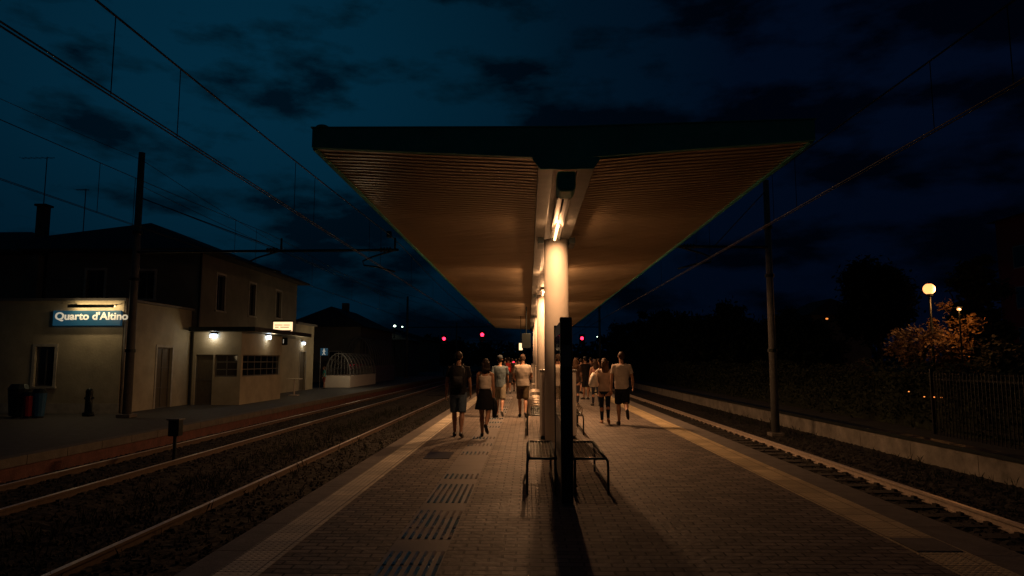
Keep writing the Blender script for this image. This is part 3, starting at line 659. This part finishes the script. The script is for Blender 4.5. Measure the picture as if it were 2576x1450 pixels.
def leaves(mb,n,cfun,size):
    for _ in range(n):
        c=cfun(); s=size*random.uniform(.6,1.4)
        u=Vector((random.gauss(0,1),random.gauss(0,1),random.gauss(0,1))).normalized(); v=u.orthogonal().normalized(); 
        mb.add([c-u*s,c-v*s*.5,c+u*s,c+v*s*.5],[(0,1,2,3)])
def hedge(x0,x1,y0,y1,top,label,n):
    t=thing('hedge',label,'hedge',((x0+x1)/2,(y0+y1)/2,-.36)); b=MB()
    leaves(b,n,lambda:(lambda y:Vector((random.choice([x0,x0,random.uniform(x0,x1)])+random.gauss(0,.09),y,-.36+(top+.36+.12*math.sin(y*1.7)+.1*math.sin(y*.63))*random.random()**.6)))(y0+(y1-y0)*random.random()**1.4),.075)
    b.build('foliage',mt['hedge'],t)
    MB().box(x0+.2,x1,y0+.1,y1,-.36,top-.25).build('inner_growth',mt['leafd'],t)
hedge(11.3,12.3,6,95,1.5,'long dark hedge running along the right side of the railway',28000)
def tree(x,y,base,h,rx,rz,n,mat,label,size=.16,group=None,ncl=26,name='leafy_tree'):
    t=thing(name,label,'tree',(x,y,base),group)
    cz=base+h-rz; o=MB(); o.tube([(x,y,base),(x+.1,y,base+h*.3),(x,y,cz+rz*.3)],[.05*rx+.1,.04*rx+.08,.03],8)
    for k in range(6):
        a=k*1.05+random.random(); p=(x+rx*.55*math.cos(a),y+rx*.55*math.sin(a),cz+rz*random.uniform(-.1,.5)); o.tube([(x,y,base+h*.3),((x+p[0])/2,(y+p[1])/2,cz-rz*.25),p],[.07,.05,.015],6)
    o.build('trunk',mt['bark'],t)
    cl=[]
    while len(cl)<ncl:
        v=Vector((random.uniform(-1,1),random.uniform(-1,1),random.uniform(-1,1)))
        if .35<v.length<1: cl.append((Vector((x+v.x*rx*.88,y+v.y*rx*.88,cz+v.z*rz*.88)),random.uniform(.16,.3)*rx))
    b=MB()
    def f():
        c,s=random.choice(cl); return c+Vector((random.gauss(0,s*.6),random.gauss(0,s*.6),random.gauss(0,s*.5)))
    leaves(b,n,f,size); b.build('crown',mat,t); return t
gl='dark leafy tree in the row behind the hedge right of the tracks'
for (px,top,Y) in ((1548,800,88),(1585,790,80),(1625,772,72),(1668,764,66),(1712,768,62),(1760,775,58),(1808,762,56),(1850,770,54),(1905,790,52),(1965,770,52),(2000,790,50),(2060,800,48)):
    c=P(px,top,Y); h=c.z+.36; tree(c.x,Y,-.36,h,random.uniform(2.0,2.6),h*.46,3800,mt['leafd'],gl,.2,'row of trees behind the hedge')
c=P(2197,650,50); tree(c.x,50,-.36,c.z+.36,2.65,3.2,16000,mt['leafd'],'large round topped dark tree standing left of the globe street lamp',.2,None,120)
c=P(2450,618,34); tree(c.x,34,-.36,c.z+.36,1.35,3.9,10000,mt['leafd'],'tall dark tree behind the globe street lamp beside the red building',.17,None,60)
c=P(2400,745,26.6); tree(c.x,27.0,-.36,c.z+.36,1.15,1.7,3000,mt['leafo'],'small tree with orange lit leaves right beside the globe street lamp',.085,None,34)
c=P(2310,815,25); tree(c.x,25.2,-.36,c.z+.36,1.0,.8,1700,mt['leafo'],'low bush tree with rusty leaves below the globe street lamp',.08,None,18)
c=P(2540,850,24); tree(c.x,24,-.36,c.z+.36,1.5,1.2,3500,mt['leafd'],'dark shrub tree at the right edge behind the picket fence',.1,None,22)
c=P(2337,727,26)
sl=thing('street_lamp','street lamp with a glowing orange globe on a thin pole','street lamp',(c.x,26,-.36))
MB().tube([(c.x,26,-.36),(c.x,26,c.z-.22)],[.06,.04],10).build('pole',mt['dark'],sl,True)
MB().ell(c,.21,24,16).build('globe',mt['globe'],sl,True)
MB().loft([(c.x,26,c.z-.27,.1,.1),(c.x,26,c.z-.19,.13,.13)],14).build('collar',mt['dark'],sl); MB().loft([(c.x,26,c.z+.19,.09,.09),(c.x,26,c.z+.24,.02,.02)],14).build('cap',mt['dark'],sl)
light('street_lamp_light','POINT',(c.x+.33,25.8,c.z-.05),62,(1,.38,.10),.12)
c=P(2412,778,25.4); s2=thing('street_lamp','small bright orange lamp shining through the leaves right of the globe lamp','street lamp',(c.x,25.4,-.36))
MB().ell(c,(.07,.07,.05)).build('head',mt['globe'],s2,True); MB().tube([(c.x,25.4,-.36),(c.x,25.4,c.z-.04)],.03).build('pole',mt['dark'],s2); MB().cbox((c.x,25.45,c.z+.07),.2,.2,.03).build('shade',mt['dark'],s2)
light('street_lamp_light','POINT',(c.x,25.2,c.z),14,(1,.38,.10),.05)
def house(x0,x1,y0,y1,z0,z1,rt,wm,label,wins=(),chimney=False):
    t=thing('house',label,'building',((x0+x1)/2,(y0+y1)/2,z0)); 
    MB().box(x0,x1,y0,y1,z0,z1).build('wall',wm,t)
    r=MB(); ov=.5; xm=(x0+x1)/2; r.add([(x0-ov,y0-ov,z1+.002),(x1+ov,y0-ov,z1+.002),(x1+ov,y1+ov,z1+.002),(x0-ov,y1+ov,z1+.002),(xm,y0+(x1-x0)*.35,rt),(xm,y1-(x1-x0)*.35,rt)],[(3,2,1,0),(0,1,4),(1,2,5,4),(2,3,5),(3,0,4,5)]); rr=r.build('roof',mt['roof'],t)
    if chimney: MB().box(xm-.3,xm+.3,(y0+y1)/2,(y0+y1)/2+.6,rt-1,rt+.7).build('chimney',wm,rr)
    for (xa,xb,za,zb) in wins:
        f=MB().box(xa-.08,xb+.08,y0-.05,y0-.002,za-.08,zb+.08).build('window',mt['trim'],t); MB().box(xa,xb,y0-.062,y0-.052,za,zb).build('pane',mt['glass'],f)
    return t
c=P(2503,560,60)
rb=house(c.x,c.x+14,34,60,-.36,c.z,c.z+1.6,mt['brick'],'tall red apartment block at the right edge with pale framed windows')
for za in (2.6,6.0,9.4):
    for ya in (57.3,53.0,48.6,44.2):
        f=MB().box(c.x-.05,c.x-.002,ya-.78,ya+.78,za-.1,za+1.8).build('window',mt['trim'],rb); MB().box(c.x-.062,c.x-.052,ya-.68,ya+.68,za,za+1.7).build('pane',mt['glass'],f)
added_lamp=thing('street_lamp','added out of view lamp on a thin pole brightening the red apartment block','street lamp',(36.5,45,-.36))  # lamp added out of view to brighten the apartment block
MB().tube([(36.5,45,-.36),(36.5,45,3.6)],.05).build('pole',mt['dark'],added_lamp); MB().ell((36.5,45,3.75),.16).build('globe',mt['globe'],added_lamp,True)
light('street_lamp_light','POINT',(36.8,45.3,3.75),70,(1,.42,.16),.15)  # light of the added lamp, lifts the red wall
c=P(2040,775,60); house(c.x,c.x+5,60,68,-.36,c.z-.6,c.z+1,mt['plaster2'],'low pale house among the trees left of the round tree',[(c.x+1,c.x+2,2,3.2)])
house(-21.5,-14.8,60,74,SP,4.6,6.6,mt['plaster2'],'dark house beyond the station building with a broad tiled roof',[(-20,-19,1,2.4),(-17.5,-16.5,1,2.4)],True)
house(-24,-15.5,85,97,SP,4.2,6.2,mt['plaster2'],'low dark house far down the line behind the shelters',[(-18,-17,1,2.2)])
house(-32,-17.5,120,135,SP,5.2,7.5,mt['plaster2'],'distant dark house left of the far masts',[(-21,-20,1,2.2)])
gl='distant dark tree beyond the far end of the left tracks'
for (x,y,h) in ((-16,150,7),(-22,160,9),(-12,190,8),(-29,110,8),(-36,95,9)): tree(x,y,-.78,h,3.4,h*.42,2200,mt['leafd'],gl,.35,'distant trees at the end of the tracks')
b=MB(); leaves(b,16000,lambda:Vector((random.uniform(-170,170),random.uniform(300,330),-.78+random.random()**.7*(8+3*math.sin(random.random()*6)))),1.0)
stuff('distant_woodland',b,mt['leafd'],'dark distant band of trees along the horizon','trees')
def signal(px,py,Y,label,r=.2):
    c=P(px,py,Y); t=thing('railway_signal',label,'signal',(c.x,Y,-.7))
    MB().tube([(c.x,Y+.1,-.7),(c.x,Y+.1,c.z+.3)],.07).build('post',mt['dark'],t); MB().box(c.x-.35,c.x+.35,Y+.02,Y+.08,c.z-.7,c.z+.5).build('backing_plate',mt['black'],t,bevel=.02)
    MB().ell((c.x,Y,c.z),(r,.06,r)).build('red_lens',mt['red'],t,True)
    vs=[];fs=[]
    for k in range(11):
        a=PI*k/10
        for yy in (Y-.3,Y+.02): vs.append((c.x+(r+.04)*math.cos(a),yy,c.z+(r+.04)*math.sin(a)))
    for k in range(10): fs.append((2*k,2*k+1,2*k+3,2*k+2))
    MB().add(vs,fs).build('hood',mt['black'],t)
signal(1117,852,85,'red railway signal above the leftmost pair of tracks')
signal(1213,842,80,'red railway signal above the track beside the man with the backpack',.21)
signal(1464,851,85,'red railway signal right of the canopy columns')
signal(1292,911,110,'tiny low red signal far beyond the end of the platform',.12)
def farlamp(px,py,Y,label,m='farlamp',r=.16):
    c=P(px,py,Y); t=thing('distant_lamp',label,'lamp',(c.x,Y,-.7)); MB().ell(c,(r,r,r*.7)).build('head',mt[m],t,True); MB().tube([(c.x,Y,-.7),c],.06).build('pole',mt['dark'],t)
farlamp(993,820,85,'distant white lamp left of the far mast'); farlamp(1012,822,88,'distant white lamp directly beside the far mast','farlamp',.1)
farlamp(1503,847,110,'tiny pale lamp in the distance right of the canopy','farlamp',.12)
farlamp(2080,802,55,'small orange lamp on the house among the trees','amber',.1)
for k,(px,py) in enumerate(((2286,985),(2325,998),(2350,999),(2368,1000))):
    c=P(px,py,18.9)
    t=tag(MB().ell(c,(.022,.022,.015)).build('garden_light',mt['amber'],None,True),'%s tiny orange light glowing low behind the picket fence'%['leftmost','second from left','second from right','rightmost'][k],'light','tiny garden lights') 
# ---------------------------------------------------------------- people
def rebuilt(mb,name,mat,parent,vox=.01,sm=3):
    o=mb.build(name,mat,parent); r=o.modifiers.new('r','REMESH'); r.mode='VOXEL'; r.voxel_size=vox
    s=o.modifiers.new('s','SMOOTH'); s.iterations=sm; s.factor=.5
    bpy.context.view_layer.update()
    me=bpy.data.meshes.new_from_object(o.evaluated_get(bpy.context.evaluated_depsgraph_get()))
    o.modifiers.clear(); o.data=me; me.name=name
    me.materials.clear(); me.materials.append(mat); me.polygons.foreach_set('use_smooth',[True]*len(me.polygons)); return o
cloth={}
def CM(col,rough=.85):
    k=(col,rough)
    if k not in cloth: cloth[k]=M('cloth',col,rough,var=.22,scale=6,bump=1,bscale=9,spec=.2)
    return cloth[k]
skin=M('skin',(.33,.17,.105),.55,var=.08,scale=8)
def limb(mb,pr,n=12):
    for (p,r) in pr: mb.ell(p,r,12,8)
    mb.tube([p for p,_ in pr],[r for _,r in pr],n)
def person(label,loc,H=1.75,yaw=0,legs=((14,8,0),(-14,20,25)),arms=((10,10,15),(-12,10,12)),fem=False,shirt=(.3,.3,.3),tank=False,bottom='shorts',bcol=(.1,.1,.12),hair='short',hcol=(.02,.014,.01),shoe=(.02,.02,.02),lean=2,head_turn=0,head_down=0,sleeve=.62,jk=1.0,cap=None,vox=.0075,group=None):
    root=thing('person',label,'person',group=group); h=H
    sw=(.094 if fem else .108)*h; hw=.050*h
    Lg=[]
    for i,s in enumerate((-1,1)):
        th,kn,fp=[R(a) for a in legs[i]]
        hip_=Vector((s*hw,0,0)); knee=hip_+Vector((-s*.008,math.sin(th),-math.cos(th)))*.245*h
        sh=th-kn; ank=knee+Vector((-s*.02,math.sin(sh),-math.cos(sh)))*.245*h
        m=Matrix.Rotation(-fp,3,'X'); toe=ank+m@Vector((s*.018*h,.105*h,-.026*h)); heel=ank+m@Vector((0,-.028*h,-.026*h)); ball=ank+m@Vector((s*.012*h,.07*h,-.024*h))
        Lg.append([hip_,knee,ank,heel,ball,toe])
    low=min(min(l[3].z,l[5].z,l[4].z) for l in Lg)-.0165*h; dz=-low
    for l in Lg:
        for v in l: v.z+=dz
    hz_=dz; T=lambda z:hz_+(z-.50)*h
    lm=Matrix.Rotation(R(-lean),3,'X'); piv=Vector((0,0,hz_))
    xf=lambda v: lm@(Vector(v)-piv)+piv
    W=1.0*jk
    if fem: rings=[(.47,.088,.062),(.50,.095,.066),(.54,.088,.06),(.60,.066,.048),(.66,.072,.052),(.72,.084,.060),(.77,.086,.054),(.80,.074,.045),(.822,.045,.035)]
    else: rings=[(.47,.083,.058),(.50,.089,.062),(.55,.085,.058),(.60,.08,.055),(.66,.09,.06),(.72,.102,.066),(.77,.103,.06),(.80,.086,.05),(.825,.048,.038)]
    B=MB(); B.loft([(0,0,T(z),rx*h*W,ry*h*W) for z,rx,ry in rings],20,xf)
    hm=Matrix.Rotation(R(head_turn),3,'Z')@Matrix.Rotation(R(-head_down),3,'X'); nk=Vector((0,.006*h,T(.865)))
    hx=lambda v: xf(hm@(Vector(v)-nk)+nk)
    B.loft([(0,0,T(.81),.036*h,.036*h),(0,.006*h,T(.845),.030*h,.032*h),(0,.010*h,T(.885),.031*h,.033*h)],14,xf)
    hc=Vector((0,.012*h,T(.937)))
    B.ell(hc+Vector((0,-.003*h,.006*h)),(.043*h,.053*h,.054*h),16,12,hx); B.ell(hc+Vector((0,.012*h,-.022*h)),(.034*h,.038*h,.040*h),14,10,hx)
    B.ell(hc+Vector((0,.055*h,-.012*h)),(.008*h,.012*h,.014*h),8,6,hx); B.ell(hc+Vector((0,.047*h,-.034*h)),(.013*h,.006*h,.004*h),8,6,hx)
    for s in (-1,1): B.ell(hc+Vector((s*.044*h,-.002*h,-.008*h)),(.006*h,.012*h,.019*h),8,6,hx); B.ell(hc+Vector((s*.018*h,.045*h,.006*h)),(.012*h,.006*h,.004*h),8,6,hx)
    kf=1.06 if fem else 1
    for l in Lg:
        limb(B,[(l[0],.050*h*kf),(l[0].lerp(l[1],.4),.045*h*kf),(l[1],.030*h)],14)
        m1q=l[1].lerp(l[2],.3)+Vector((0,-.007*h,0)); limb(B,[(l[1],.030*h),(m1q,.0325*h),(l[1].lerp(l[2],.7),.022*h),(l[2],.0185*h)],14)
        limb(B,[(l[2],.0185*h),(l[3]+Vector((0,0,.004*h)),.017*h)]); limb(B,[(l[2],.018*h),(l[4],.017*h),(l[5],.013*h)])
    hands=[]; Arm=[]
    for i,s in enumerate((-1,1)):
        swg,abd,elb=[R(a) for a in arms[i][:3]]; abd*=.6; inn=R(arms[i][3]) if len(arms[i])>3 else 0
        S=xf((s*sw,0,T(.790)))
        d=Matrix.Rotation(swg,3,'X')@Matrix.Rotation(-s*abd,3,'Y')@Vector((0,0,-1)); E_=S+d*.168*h
        d2=Matrix.Rotation(s*inn,3,'Z')@Matrix.Rotation(swg+elb,3,'X')@Matrix.Rotation(-s*abd*.3,3,'Y')@Vector((0,0,-1)); Wr=E_+d2*.142*h
        Arm.append((S,E_,Wr)); k=.88 if fem else 1
        limb(B,[(S,.029*h*k),(S.lerp(E_,.4),.027*h*k),(E_,.0205*h*k),(E_.lerp(Wr,.3),.0215*h*k),(Wr,.0135*h*k)],12)
        B.tube([xf((s*sw*.4,0,T(.80))),S],[.036*h,.029*h],12)
        fw=Vector((0,1,0)); fw=(fw-d2*fw.dot(d2)).normalized()
        pc=Wr+d2*.028*h
        limb(B,[(Wr,.013*h),(Wr+d2*.015*h+fw*.008*h,.0105*h),(pc+fw*.014*h+d2*.012*h,.010*h)]); limb(B,[(Wr,.013*h),(Wr+d2*.015*h-fw*.006*h,.0105*h),(pc-fw*.013*h+d2*.010*h,.0095*h)]); B.ell(pc,.0125*h,10,8)
        inward=Vector((-s,0,0))
        for q,(off,ln) in enumerate(((.0195,.040),(.0065,.045),(-.0065,.042),(-.019,.033))):
            a0=pc+fw*off*h+d2*.014*h; a1=a0+(d2*.9+fw*(off*2.2)+inward*.25).normalized()*ln*h*.5; a2=a1+(d2*.75+inward*.65).normalized()*ln*h*.5
            limb(B,[(a0,.0052*h),(a1,.0047*h),(a2,.0038*h)],8)
        a0=Wr+d2*.012*h+fw*.012*h; a1=a0+(fw*.8+d2*.7+inward*.3).normalized()*.022*h; a2=a1+(d2*.9+fw*.3+inward*.3).normalized()*.017*h
        limb(B,[(a0,.0068*h),(a1,.0055*h),(a2,.0045*h)],8); hands.append(pc)
    rebuilt(B,'body',skin,root,vox,2)
    for s in (-1,1): 
        e=MB(); e.ell(hc+Vector((s*.018*h,.0495*h,-.001*h)),(.0055*h,.004*h,.0035*h),8,6,hx); e.build('eye',CM((.02,.015,.01),.2),root,True)
    S_=MB()
    rr=[r for r in rings if r[0]>=.5] if not tank else [r for r in rings if .55<=r[0]<=.78]
    st_=[(0,0,T(z),(rx+ (.012 if z<.7 else .006))*h*W,(ry+(.016 if z<.7 else .010))*h*W) for z,rx,ry in rr]
    if not tank: st_=[(0,0,T(.475),.100*h*W*(1.0 if not fem else 1.02),.077*h*W)]+st_[1:]; st_[-1]=(0,.002*h,T(.822),.045*h,.042*h)
    S_.loft(st_,20,xf)
    if tank:
        for s in (-1,1): S_.tube([xf((s*.05*h,-.045*h,T(.765))),xf((s*.048*h,-.03*h,T(.812))),xf((s*.048*h,.02*h,T(.815))),xf((s*.05*h,.048*h,T(.76)))],.010*h,8)
    else:
        for (S,E_,Wr),s in zip(Arm,(-1,1)):
            e=S.lerp(E_,min(sleeve,1))
            S_.ell(S,.034*h,12,8); S_.tube([xf((s*sw*.35,0,T(.798))),S,e],[.040*h,.036*h,.036*h],14)
    rebuilt(S_,'shirt',CM(shirt),root,.011,3)
    b=MB()
    if bottom=='skirt':
        m0=(Lg[0][1]+Lg[1][1])/2
        b.loft([(0,0,T(.60),.074*h,.056*h),(0,0,T(.53),.096*h,.073*h),(0,m0.y*.2,T(.46),.112*h,.086*h),(0,m0.y*.4,T(.40),.128*h,.096*h),(0,m0.y*.5,T(.335),.138*h,.104*h)],20)
    else:
        b.loft([(0,0,T(.565),.088*h*W,.064*h*W),(0,0,T(.52),.098*h*W,.073*h*W),(0,0,T(.475),.098*h*W,.073*h*W),(0,0,T(.44),.08*h*W,.06*h*W)],20)
        for l in Lg:
            if bottom=='shorts': e=l[0].lerp(l[1],.95); b.ell(l[0],.055*h,12,8); b.tube([l[0],l[0].lerp(l[1],.5),e],[.057*h,.056*h,.052*h],16)
            else:
                limb(b,[(l[0],.053*h),(l[0].lerp(l[1],.5),.046*h),(l[1],.034*h)],14); b.tube([l[1],l[1].lerp(l[2],.35)+Vector((0,-.004*h,0)),l[1].lerp(l[2],.95)],[.033*h,.033*h,.023*h],14)
    rebuilt(b,{'skirt':'skirt','jeans':'trousers'}.get(bottom,'shorts'),CM(bcol),root,.011,2)
    for l in Lg:
        s=MB(); limb(s,[(l[3]+Vector((0,0,.006*h)),.0215*h),(l[4]+Vector((0,0,0)),.0235*h),(l[5],.017*h)]); limb(s,[(l[2]-Vector((0,0,.004*h)),.0225*h),(l[3]+Vector((0,0,.008*h)),.021*h)]); s.tube([l[2],l[4]],[.023*h,.02*h],12)
        o=rebuilt(s,'shoe',CM(shoe,.5),root,.008,2)
        for v in o.data.vertices:
            if v.co.z<.001: v.co.z=.001
    Hh=MB(); Hh.ell(hc+Vector((0,-.010*h,.012*h)),(.048*h,.055*h,.055*h),16,12,hx)
    if hair=='short': Hh.ell(hc+Vector((0,-.026*h,-.014*h)),(.040*h,.034*h,.034*h),14,10,hx)
    if hair in('long','mid'):
        zb=.765 if hair=='long' else .825
        q=[(0,-.018*h,T(.955),.05*h,.045*h),(0,-.028*h,T(.91),.056*h,.038*h),(0,-.038*h,T(.87),.060*h,.030*h),(.006*h,-.05*h,T(zb+.03),.058*h,.024*h),(.004*h,-.055*h,T(zb),.036*h,.014*h)]
        Hh.loft(q,16,hx)
        for k in range(14): a=random.uniform(-1,1)*.05*h; Hh.ell(Vector((a,-.045*h,T(random.uniform(zb,.92)))),(.013*h,.02*h,.03*h),8,6,hx)
    rebuilt(Hh,'hair',CM(hcol,.6),root,.009,1)
    if cap:
        Hc=MB(); Hc.ell(hc+Vector((0,-.006*h,.026*h)),(.052*h,.060*h,.048*h),16,10,hx); Hc.ell(hc+Vector((0,.06*h,.022*h)),(.036*h,.04*h,.006*h),12,6,hx); rebuilt(Hc,'cap',CM(cap),root,.009,2)
    root.location=loc; root.rotation_euler.z=R(yaw); bpy.context.view_layer.update()
    mw=Matrix.Translation(root.location)@Matrix.Rotation(R(yaw),4,'Z')
    return dict(root=root,T=T,xf=xf,mw=mw,arm=Arm,hand=[mw@x for x in hands],h=h)
def g3(px,py,z=0): c=G(px,py,z); return Vector((c.x,c.y,z))
def backpack(p,label,col,w_=.31,hh=.46,d=.17):
    t=thing('backpack',label,'backpack'); h=p['h']; T=p['T']; xf=p['xf']; y=-.068*h-d/2-.012; zc_=T(.695)
    b=MB(); b.loft([(0,y,zc_-hh*.5,w_*.40,d*.38),(0,y,zc_-hh*.44,w_*.48,d*.5),(0,y,zc_,w_*.5,d*.52),(0,y+.01,zc_+hh*.36,w_*.46,d*.45),(0,y+.03,zc_+hh*.5,w_*.3,d*.25)],20,xf); b.build('bag',CM(col,.7),t,True)
    b=MB(); b.loft([(0,y-d*.5,zc_-hh*.40,w_*.32,.03),(0,y-d*.5,zc_-hh*.05,w_*.34,.045),(0,y-d*.48,zc_,w_*.30,.02)],16,xf); b.build('front_pocket',CM(tuple(c*3 for c in col),.6),t,True)
    for s in (-1,1): MB().tube([xf(v) for v in ((s*.09,y+.05,zc_+hh*.42),(s*.105,-.02*h,T(.842)),(s*.11,.05*h,T(.80)),(s*.125,.072*h,T(.72)),(s*.155,.0,T(.63)),(s*.12,y+.04,zc_-hh*.35))],.016,8).build('strap',CM(col,.7),t,True)
    MB().tube([xf((-.04,y+.02,zc_+hh*.47)),xf((0,y+.01,zc_+hh*.56)),xf((.04,y+.02,zc_+hh*.47))],.008,6).build('handle',CM(col,.7),t,True)
    t.location=p['root'].location; t.rotation_euler=p['root'].rotation_euler; return t
def bag(p,side,label,col,zl,w_=.22,hh=.36,d=.38):
    t=thing('shoulder_bag',label,'bag'); h=p['h']; T=p['T']; xf=p['xf']; x=side*(.118*h+w_*.4)
    b=MB(); b.loft([(x,-.09,T(zl)-hh/2,w_*.45,d*.36),(x,-.09,T(zl)-hh*.35,w_*.6,d*.5),(x,-.09,T(zl)+hh*.2,w_*.45,d*.46),(x,-.09,T(zl)+hh*.5,w_*.15,d*.36)],20,xf); b.build('bag',CM(col,.6),t,True)
    MB().tube([xf(v) for v in ((x,-.19,T(zl)+hh*.45),(side*.085*h,-.04,T(.835)),(side*.085*h,.03,T(.835)),(x,.01,T(zl)+hh*.45))],.010,8).build('strap',CM(col,.6),t,True)
    t.location=p['root'].location; t.rotation_euler=p['root'].rotation_euler; return t
p1=person('man in black t-shirt and denim shorts walking away, leftmost of the walkers',g3(1152,1100),1.77,2,((12,5,0),(-10,14,12)),((-8,17,8),(9,16,14)),shirt=(.008,.008,.010),bcol=(.07,.10,.14),jk=1.05,head_turn=-10)
backpack(p1,'black backpack worn by the man in the black t-shirt',(.010,.010,.012))
p2=person('woman in white tank top and dark skirt walking away beside the backpack man',g3(1220,1100),1.62,-3,((10,4,0),(-18,42,46)),((6,8,12),(-8,10,12)),fem=True,shirt=(.62,.55,.48),tank=True,bottom='skirt',bcol=(.007,.007,.009),hair='mid',hcol=(.012,.007,.005),head_turn=14)
jh=p2['hand'][1]; jt=MB(); jt.loft([(jh.x,jh.y,jh.z+.05,.03,.05),(jh.x+.02,jh.y,jh.z-.05,.055,.09),(jh.x+.02,jh.y-.01,jh.z-.2,.06,.11),(jh.x+.01,jh.y,jh.z-.33,.045,.08),(jh.x,jh.y+.02,jh.z-.38,.02,.04)],14)
tag(jt.build('jacket',CM((.010,.010,.012)),None,True),'dark jacket hanging from the right hand of the woman in the skirt','jacket')
p3=person('man in grey t-shirt and light shorts walking in the middle of the left group',g3(1257,1050),1.74,0,((16,8,0),(-18,26,30)),((-12,12,12),(16,12,16)),shirt=(.09,.12,.14),bcol=(.18,.16,.12),cap=(.04,.05,.06),shoe=(.2,.18,.16))
p4=person('person wearing a red backpack far ahead between the left walkers',g3(1279,990),1.75,0,((12,6,0),(-12,16,20)),((6,10,12),(-6,10,10)),shirt=(.08,.08,.08),bcol=(.04,.04,.05),shoe=(.5,.5,.5),vox=.011)
backpack(p4,'red backpack on the person far ahead on the left side',(.35,.03,.02))
p5=person('man in pale t-shirt and khaki shorts walking just left of the columns',g3(1315,1050),1.76,0,((13,6,0),(-11,22,24)),((6,22,55,20),(8,22,60,20)),shirt=(.30,.26,.22),bcol=(.065,.045,.022),hair='short',hcol=(.05,.03,.02),jk=1.14,shoe=(.04,.035,.035),head_down=12)
p10=person('man in white t-shirt and black shorts walking away, rightmost of the couple',g3(1566,1070),1.80,-4,((10,4,0),(-22,48,52)),((-6,20,12),(14,26,18)),shirt=(.44,.37,.31),bcol=(.006,.006,.008),hcol=(.04,.02,.012),jk=1.06,head_turn=18)
p9=person('woman with white shoulder bag and dark jeans walking beside the man in black shorts',g3(1522,1066),1.64,-4,((9,3,0),(-12,24,26)),((12,12,65,10),(-6,8,10)),fem=True,shirt=(.34,.26,.21),sleeve=.8,bottom='jeans',bcol=(.006,.012,.026),hair='long',hcol=(.055,.028,.013),shoe=(.3,.16,.09),head_turn=12)
bag(p9,-1,'white shoulder bag carried by the woman in dark jeans',(.80,.74,.66),.66)
p8=person('woman in pale top partly hidden ahead of the couple on the right',g3(1499,1022),1.62,10,((10,5,0),(-10,16,18)),((10,12,20),(-8,10,10)),fem=True,shirt=(.30,.15,.12),tank=True,bottom='jeans',bcol=(.02,.025,.04),hair='long',hcol=(.03,.015,.01))
p7=person('person in black top and black shorts standing on the right behind the column',g3(1474,1005),1.74,25,((3,2,0),(-3,3,0)),((10,16,70,20),(8,18,60)),shirt=(.012,.010,.010),bcol=(.015,.015,.018),hair='short',hcol=(.01,.01,.01),vox=.011)
p6=person('woman with long dark hair at the right of the column in a dark top',g3(1449,1020),1.66,-10,((4,3,0),(-5,8,6)),((5,12,20),(8,12,40)),fem=True,shirt=(.05,.03,.025),bottom='jeans',bcol=(.02,.02,.03),hair='long',hcol=(.06,.03,.015),vox=.011)
lr='distant walker in the small crowd ahead on the right side of the platform'; ll='distant walker in dark clothes far ahead on the left side of the platform'
p11=person(lr,g3(1487,985),1.74,0,((8,5,0),(-8,14,14)),((5,10,10),(-5,10,10)),shirt=(.08,.045,.04),bcol=(.03,.03,.03),vox=.012,group='distant walkers right')
for k,(px,py,s_) in enumerate(((1462,990,.95),(1474,975,1.0),(1495,972,.97),(1455,968,1.02),(1508,990,.96))): dup(p11['root'],g3(px,py),lr,None,'distant walkers right',R(20*k-30),s_)
p12=person(ll,g3(1270,975),1.72,0,((8,5,0),(-8,14,14)),((5,10,10),(-5,10,10)),shirt=(.05,.05,.06),bcol=(.03,.03,.03),vox=.012,group='distant walkers left')
for k,(px,py,s_) in enumerate(((1288,968,1.0),(1297,985,.96),(1305,966,1.01))): dup(p12['root'],g3(px,py),ll,None,'distant walkers left',R(15*k-15),s_)
p13=person('child in a teal top standing near the underpass shelter on the station platform',P(815,975,46)*1,1.45,120,((3,2,0),(-3,3,0)),((5,12,20),(8,12,40)),fem=True,shirt=(.03,.2,.2),bottom='shorts',bcol=(.2,.05,.04),hair='long',hcol=(.05,.03,.02),vox=.012)
p13['root'].location.z=SP
